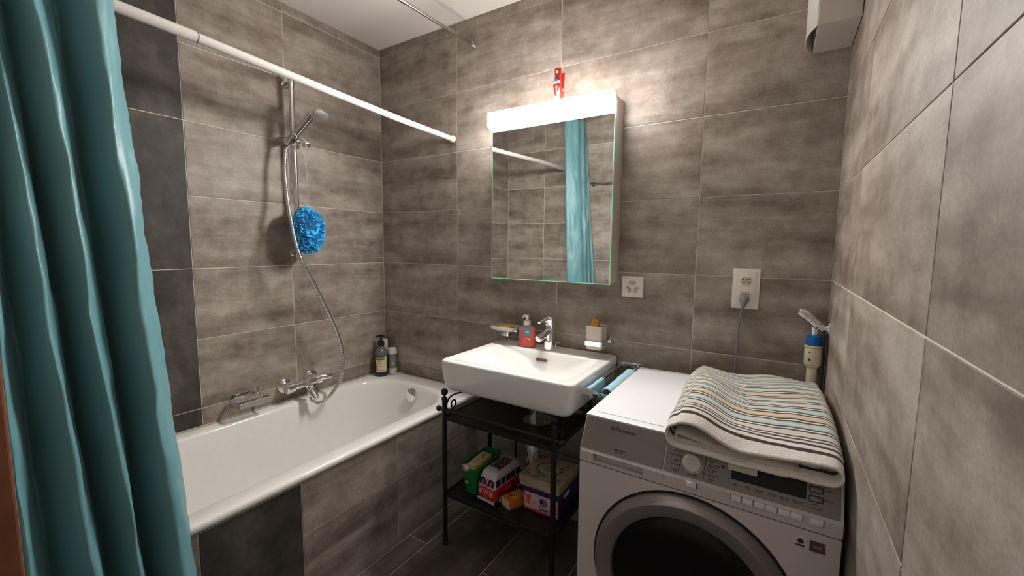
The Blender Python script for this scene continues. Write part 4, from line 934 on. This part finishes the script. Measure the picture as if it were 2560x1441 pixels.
# stickers
b = B(); box(b, WX+.512, WX+.538, -.6912, -.6898, .655, .680, .0004, 1); wobj('badge', b, mat('badge_clear', (.66, .62, .58), .3), t)
b = B(); lathe(b, [(.0058, 0), (.0058, .0006), (0, .0006)], aim((WX+.526, -.6912, .670), (0, -1, 0)), 16); box(b, WX+.517, WX+.534, -.6917, -.6911, .6585, .6625); wobj('badge_print', b, INKP, t)
b = B(); box(b, WX+.542, WX+.569, -.6912, -.6898, .655, .679, .0004, 1); wobj('badge', b, mat('badge_brown', (.10, .055, .035), .4), t, label='brown square badge')
b = B(); box(b, WX+.548, WX+.563, -.6916, -.6911, .664, .670); wobj('badge_print', b, mat('badge_gold', (.25, .15, .09), .4), t)
for x, y in ((.05, -.62), (.55, -.62), (.05, -.13), (.55, -.13)):
    b = B(); lathe(b, [(.018, 0), (.018, .006), (.010, .007), (.010, .014)], T(WX+x, y-.050*x*min(1, -y/.64), 0), 14); obj('foot', b, BLACK, t)

# ---------------------------------------------------------------- striped towel folded on the machine
def stripe_material():
    m_, N, L, pb = newmat('striped_terry')
    pb.inputs['Roughness'].default_value = .95; pb.inputs['Specular IOR Level'].default_value = .1; pb.inputs['Sheen Weight'].default_value = .3
    uv = N.new('ShaderNodeUVMap'); sx = N.new('ShaderNodeSeparateXYZ'); L.new(uv.outputs[0], sx.inputs[0])
    cream = (.66, .60, .53); white = (.80, .76, .70); dark = (.055, .048, .045); aqua = (.47, .58, .54); tan = (.66, .50, .32)
    pat = [(.000, dark), (.042, white), (.072, dark), (.112, cream), (.245, dark), (.285, white), (.315, dark), (.355, aqua), (.42, white), (.436, aqua), (.495, dark), (.537, white), (.568, dark), (.610, tan), (.67, cream), (.69, tan), (.745, dark), (.785, white), (.815, dark), (.855, aqua), (.92, white), (.935, aqua), (.999, aqua)]
    per = N.new('ShaderNodeMath'); per.operation = 'DIVIDE'; per.inputs[1].default_value = .172
    ofs = N.new('ShaderNodeMath'); ofs.operation = 'SUBTRACT'; ofs.inputs[1].default_value = .062
    L.new(sx.outputs[1], ofs.inputs[0]); L.new(ofs.outputs[0], per.inputs[0])
    fr = N.new('ShaderNodeMath'); fr.operation = 'FRACT'; L.new(per.outputs[0], fr.inputs[0])
    rp = N.new('ShaderNodeValToRGB'); rp.color_ramp.interpolation = 'CONSTANT'
    e = rp.color_ramp.elements; e[0].position = 0; e[0].color = pat[0][1]+(1,); e[1].position = pat[-1][0]; e[1].color = pat[-1][1]+(1,)
    for p, c in pat[1:-1]: k = e.new(p); k.color = c+(1,)
    L.new(fr.outputs[0], rp.inputs[0])
    # hem: plain white edge, two dark lines
    r2_ = N.new('ShaderNodeValToRGB'); r2_.color_ramp.interpolation = 'CONSTANT'; e = r2_.color_ramp.elements
    hem = [(0, white), (.028, dark), (.0365, white), (.0455, dark), (.0520, cream), (.0619, cream)]
    e[0].position = 0; e[0].color = white+(1,); e[1].position = .0619*5; e[1].color = cream+(1,)
    for p, c in hem[1:-1]: k = e.new(p*5); k.color = c+(1,)
    m5 = N.new('ShaderNodeMath'); m5.operation = 'MULTIPLY'; m5.inputs[1].default_value = 5; L.new(sx.outputs[1], m5.inputs[0]); L.new(m5.outputs[0], r2_.inputs[0])
    lt = N.new('ShaderNodeMath'); lt.operation = 'LESS_THAN'; lt.inputs[1].default_value = .062; L.new(sx.outputs[1], lt.inputs[0])
    mx = N.new('ShaderNodeMix'); mx.data_type = 'RGBA'; L.new(lt.outputs[0], mx.inputs[0]); L.new(rp.outputs[0], mx.inputs[6]); L.new(r2_.outputs[0], mx.inputs[7])
    # the far strip and the inside are plain
    gt = N.new('ShaderNodeMath'); gt.operation = 'GREATER_THAN'; gt.inputs[1].default_value = .600; L.new(sx.outputs[1], gt.inputs[0])
    m2 = N.new('ShaderNodeMix'); m2.data_type = 'RGBA'; L.new(gt.outputs[0], m2.inputs[0]); L.new(mx.outputs[2], m2.inputs[6]); m2.inputs[7].default_value = cream+(1,)
    L.new(m2.outputs[2], pb.inputs['Base Color'])
    tc = N.new('ShaderNodeTexCoord'); nz = N.new('ShaderNodeTexNoise'); nz.inputs['Scale'].default_value = 420; nz.inputs['Detail'].default_value = 3; L.new(tc.outputs['Object'], nz.inputs['Vector'])
    bp = N.new('ShaderNodeBump'); bp.inputs['Strength'].default_value = .8; bp.inputs['Distance'].default_value = .0025; L.new(nz.outputs['Fac'], bp.inputs['Height']); L.new(bp.outputs[0], pb.inputs['Normal'])
    return m_
STR = stripe_material()
TERRY = mat('plain_terry', (.62, .57, .50), .95, spec=.1, bump=.9, bscale=420, sheen=.3, noise_amt=.08)
t = thing('striped_towel', (2.02, -.40, .823), 'striped cream, aqua and tan bath towel folded on the washing machine', 'towel')
def wtop(u): return .8240+.016*u
def towel_sheet(name, section, y0, y1, front_fn, mtl, NV=110, uvv=True, kind=None):
    """section(s, v) -> (x, z) around the fold; v runs from the front hem to the back"""
    b = B(); uvl = b.loops.layers.uv.new('UVMap'); NU = len(section(0)); V = []
    Lr = []
    for k in range(NV+1):
        v = k/NV; row = section(v); r_ = []
        for i, (x, z) in enumerate(row):
            y = y0+(y1-y0)*v; y, z = front_fn(x, y, z, v, i/(len(row)-1)); r_.append(b.verts.new((x, y, z)))
        V.append(r_)
    for k in range(NV):
        for i in range(NU-1):
            f = b.faces.new((V[k][i], V[k][i+1], V[k+1][i+1], V[k+1][i]))
            for lp, (kk, ii) in zip(f.loops, ((k, i), (k, i+1), (k+1, i+1), (k+1, i))):
                s = ii/(NU-1); vv = kk/NV*.64
                wob = .0045*noise.noise(Vector((s*5, vv*5, 3)))+.003*math.sin(s*9+vv*6)
                lp[uvl].uv = (s, max(0, vv+wob*(1 if vv > .01 else 0)))
    o = obj(name, b, mtl, t, angle=180)
    md = o.modifiers.new('thickness', 'SOLIDIFY'); md.thickness = .005; md.offset = -1
    return o
xl, xr = 1.842, 2.200
def lerp(a, b_, s): return a+(b_-a)*s
def outer(v):
    """one closed-looking fold: bottom layer, left bend, top layer, right bend"""
    P = []
    back = max(0, (v-.75)/.25)
    lo = lambda x: wtop(x-WX)+.0075+.0018*noise.noise(Vector((x*9, v*4, 8)))
    hz = .050+.014*math.sin(PI*min(1, v*1.15))+.010*(1-v)-.010*back
    L_ = xl+.004*math.sin(v*7)-.018*v; R_x = xr-.004+.003*math.sin(v*5)-.002*v
    rad = hz/2
    for i in range(20): # bottom from the middle to the left
        x = lerp(2.10, L_+rad, i/19); P.append((x, lo(x)))
    zc = lo(L_)+rad
    for i in range(1, 12):
        a = -PI/2-PI*i/12; P.append((L_+rad+rad*1.02*math.cos(a), zc+rad*math.sin(a)))
    for i in range(46):
        s = i/45; x = lerp(L_+rad, R_x-rad*.8, s)
        sag = -.020*math.exp(-((s-.42)/.22)**2)*(1-v)**.6+.006*math.sin(s*6+v*3)-.010*s*(1-v)
        w_ = .006*noise.noise(Vector((x*11, v*5, 2)))+.010*math.exp(-((s-.12)/.16)**2)*(1-back)
        P.append((x, zc+rad+sag+w_))
    z_e = P[-1][1]; zc2 = (z_e+lo(R_x))/2; rz = (z_e-lo(R_x))/2
    for i in range(1, 12):
        a = PI/2-PI*i/12; P.append((R_x-rad*.8+rad*.8*math.cos(a), zc2+rz*math.sin(a)))
    for i in range(12):
        x = lerp(R_x-rad*.8, 2.08, i/11); P.append((x, lo(x)+.0015))
    return P
def droop(x, y, z, v, s):
    u = x-WX; ye = -.652-.050*u       # front edge of the lid
    y -= .058*(u-.235)*(1-v)
    over = ye-y
    if over > 0: z -= .030*(over/.07)**1.2+.008*math.sin((x-1.84)*9)*(over/.07)
    z += .002*noise.noise(Vector((x*30, y*30, 1)))
    z -= max(0, v-.93)*.10
    return y, z
towel_sheet('outer_fold', outer, -.712, -.105, droop, STR)
def inner(v):
    P = []; 
    L_ = xl+.020-.010*v; R_x = 2.155
    for i in range(14): x = lerp(2.12, L_+.012, i/13); P.append((x, wtop(x-WX)+.0125+.0015*math.sin(x*40)))
    for i in range(1, 8):
        a = -PI/2-PI*i/8; P.append((L_+.012+.012*math.cos(a), wtop(L_-WX)+.0245+.012*math.sin(a)))
    for i in range(30): x = lerp(L_+.012, R_x, i/29); P.append((x, wtop(x-WX)+.0365-.014*math.exp(-((x-2.0)/.08)**2)+.003*math.sin(x*25)))
    return P
towel_sheet('inner_fold', inner, -.700, -.14, droop, TERRY, 50)
b = B(); box(b, 1.985, 2.045, -.716, -.700, .795, .822, .003); 
for v in b.verts: v.co.y -= .03*(v.co.x-1.98)
obj('hem_label', b, mat('label_cloth', (.60, .56, .50), .8), t, label='white care label on the lower hem')

# ---------------------------------------------------------------- tap and standpipe in the right corner
t = thing('machine_tap', (XW, -.065, 1.04), 'chrome angle tap on the right wall above the standpipe', 'tap')
b = B(); lathe(b, [(.028, 0), (.028, .004), (.018, .010), (0, .010)], aim((XW-.0002, -.055, 1.043), (-1, 0, 0)), 24); obj('rose', b, CHROME, t)
b = B(); P = catmull([(XW-.006, -.055, 1.043), (2.195, -.055, 1.044), (2.180, -.056, 1.053), (2.160, -.058, 1.072), (2.145, -.060, 1.085)], 6); tube(b, P, [.0105]*6+[.0125]*6+[.0155]*6+[.0165]*(len(P)-18), 20); obj('valve_body', b, CHROME, t)
b = B(); d = Vector((-.75, -.05, .58)).normalized(); p0 = Vector((2.152, -.060, 1.080)); tube(b, [p0, p0+d*.006, p0+d*.030, p0+d*.034], [.0165, .0185, .0170, .0120], 20); obj('handle', b, CHROME, t)
b = B(); tube(b, [(2.173, -.055, 1.058), (2.174, -.050, 1.010)], [.0115, .0105], 18); obj('outlet', b, CHROME, t)
t = thing('standpipe', (2.174, -.048, .50), 'cream plastic drain standpipe with a blue collar in the right corner', 'pipe')
M = T(2.174, -.048, 0)
b = B(); lathe(b, [(.0225, .983), (.0225, .985), (.0215, 1.016), (.0185, 1.018), (.0120, 1.018)], M, 28); obj('collar', b, BLUEPL, t, label='bright blue collar')
b = B(); lathe(b, [(.0145, .50), (.0150, .905), (.0205, .912), (.0245, .918), (.0250, .976), (.0235, .983), (0, .984)], M, 32); obj('pipe_body', b, CREAMPL, t)
b = B(); lathe(b, [(.0042, 0), (.0042, .0010), (0, .0010)], aim((2.174-.0105, -.048-.0232, .937), (-.4, -.9, 0)), 14); lathe(b, [(.0028, 0), (.0028, .0010), (0, .0010)], aim((2.174-.0105, -.048-.0232, .962), (-.4, -.9, 0)), 14)
obj('screw_hole', b, BLACK, t)
b = B(); lathe(b, [(.0255, .9755), (.0265, .977), (.0255, .980), (.0235, .981)], M, 28); obj('lip', b, mat('tan_lip', (.50, .36, .14), .5), t)
o = B(); tube(o, [(2.200, -.016, 1.030), (2.200, -.016, .50)], .0095, 12); o = obj('grey_hose', o, mat('grey_hose', (.16, .15, .15), .4)); tag(o, 'thin grey hose running down the right corner behind the standpipe', 'hose')

# ---------------------------------------------------------------- white box in the upper right corner
t = thing('duct_cover', (2.155, -.10, 1.95), 'white boxed duct cover hanging in the upper right corner', 'duct cover')
b = B(); box(b, 2.1105, 2.2115, -.213, -.0006, 1.952, H-.0005, .001, 1); obj('box', b, VENTW, t)
b = B(); A = [Vector((2.1095, -.212, 0)), Vector((2.096, -.175, 0)), Vector((2.087, -.13, 0)), Vector((2.087, -.08, 0)), Vector((2.094, -.035, 0)), Vector((2.1085, -.002, 0))]
A = catmull(A, 5); lo = [Vector((p.x, p.y, 1.952)) for p in A]; hi = [Vector((p.x, p.y, H-.001)) for p in A]
v0 = [b.verts.new(p) for p in lo]; v1 = [b.verts.new(p) for p in hi]
for i in range(len(A)-1): b.faces.new((v0[i], v0[i+1], v1[i+1], v1[i]))
o = obj('curved_cover', b, mat('cover_white', (.74, .71, .66), .4, noise_amt=.01), t, angle=180); md = o.modifiers.new('thickness', 'SOLIDIFY'); md.thickness = .0015
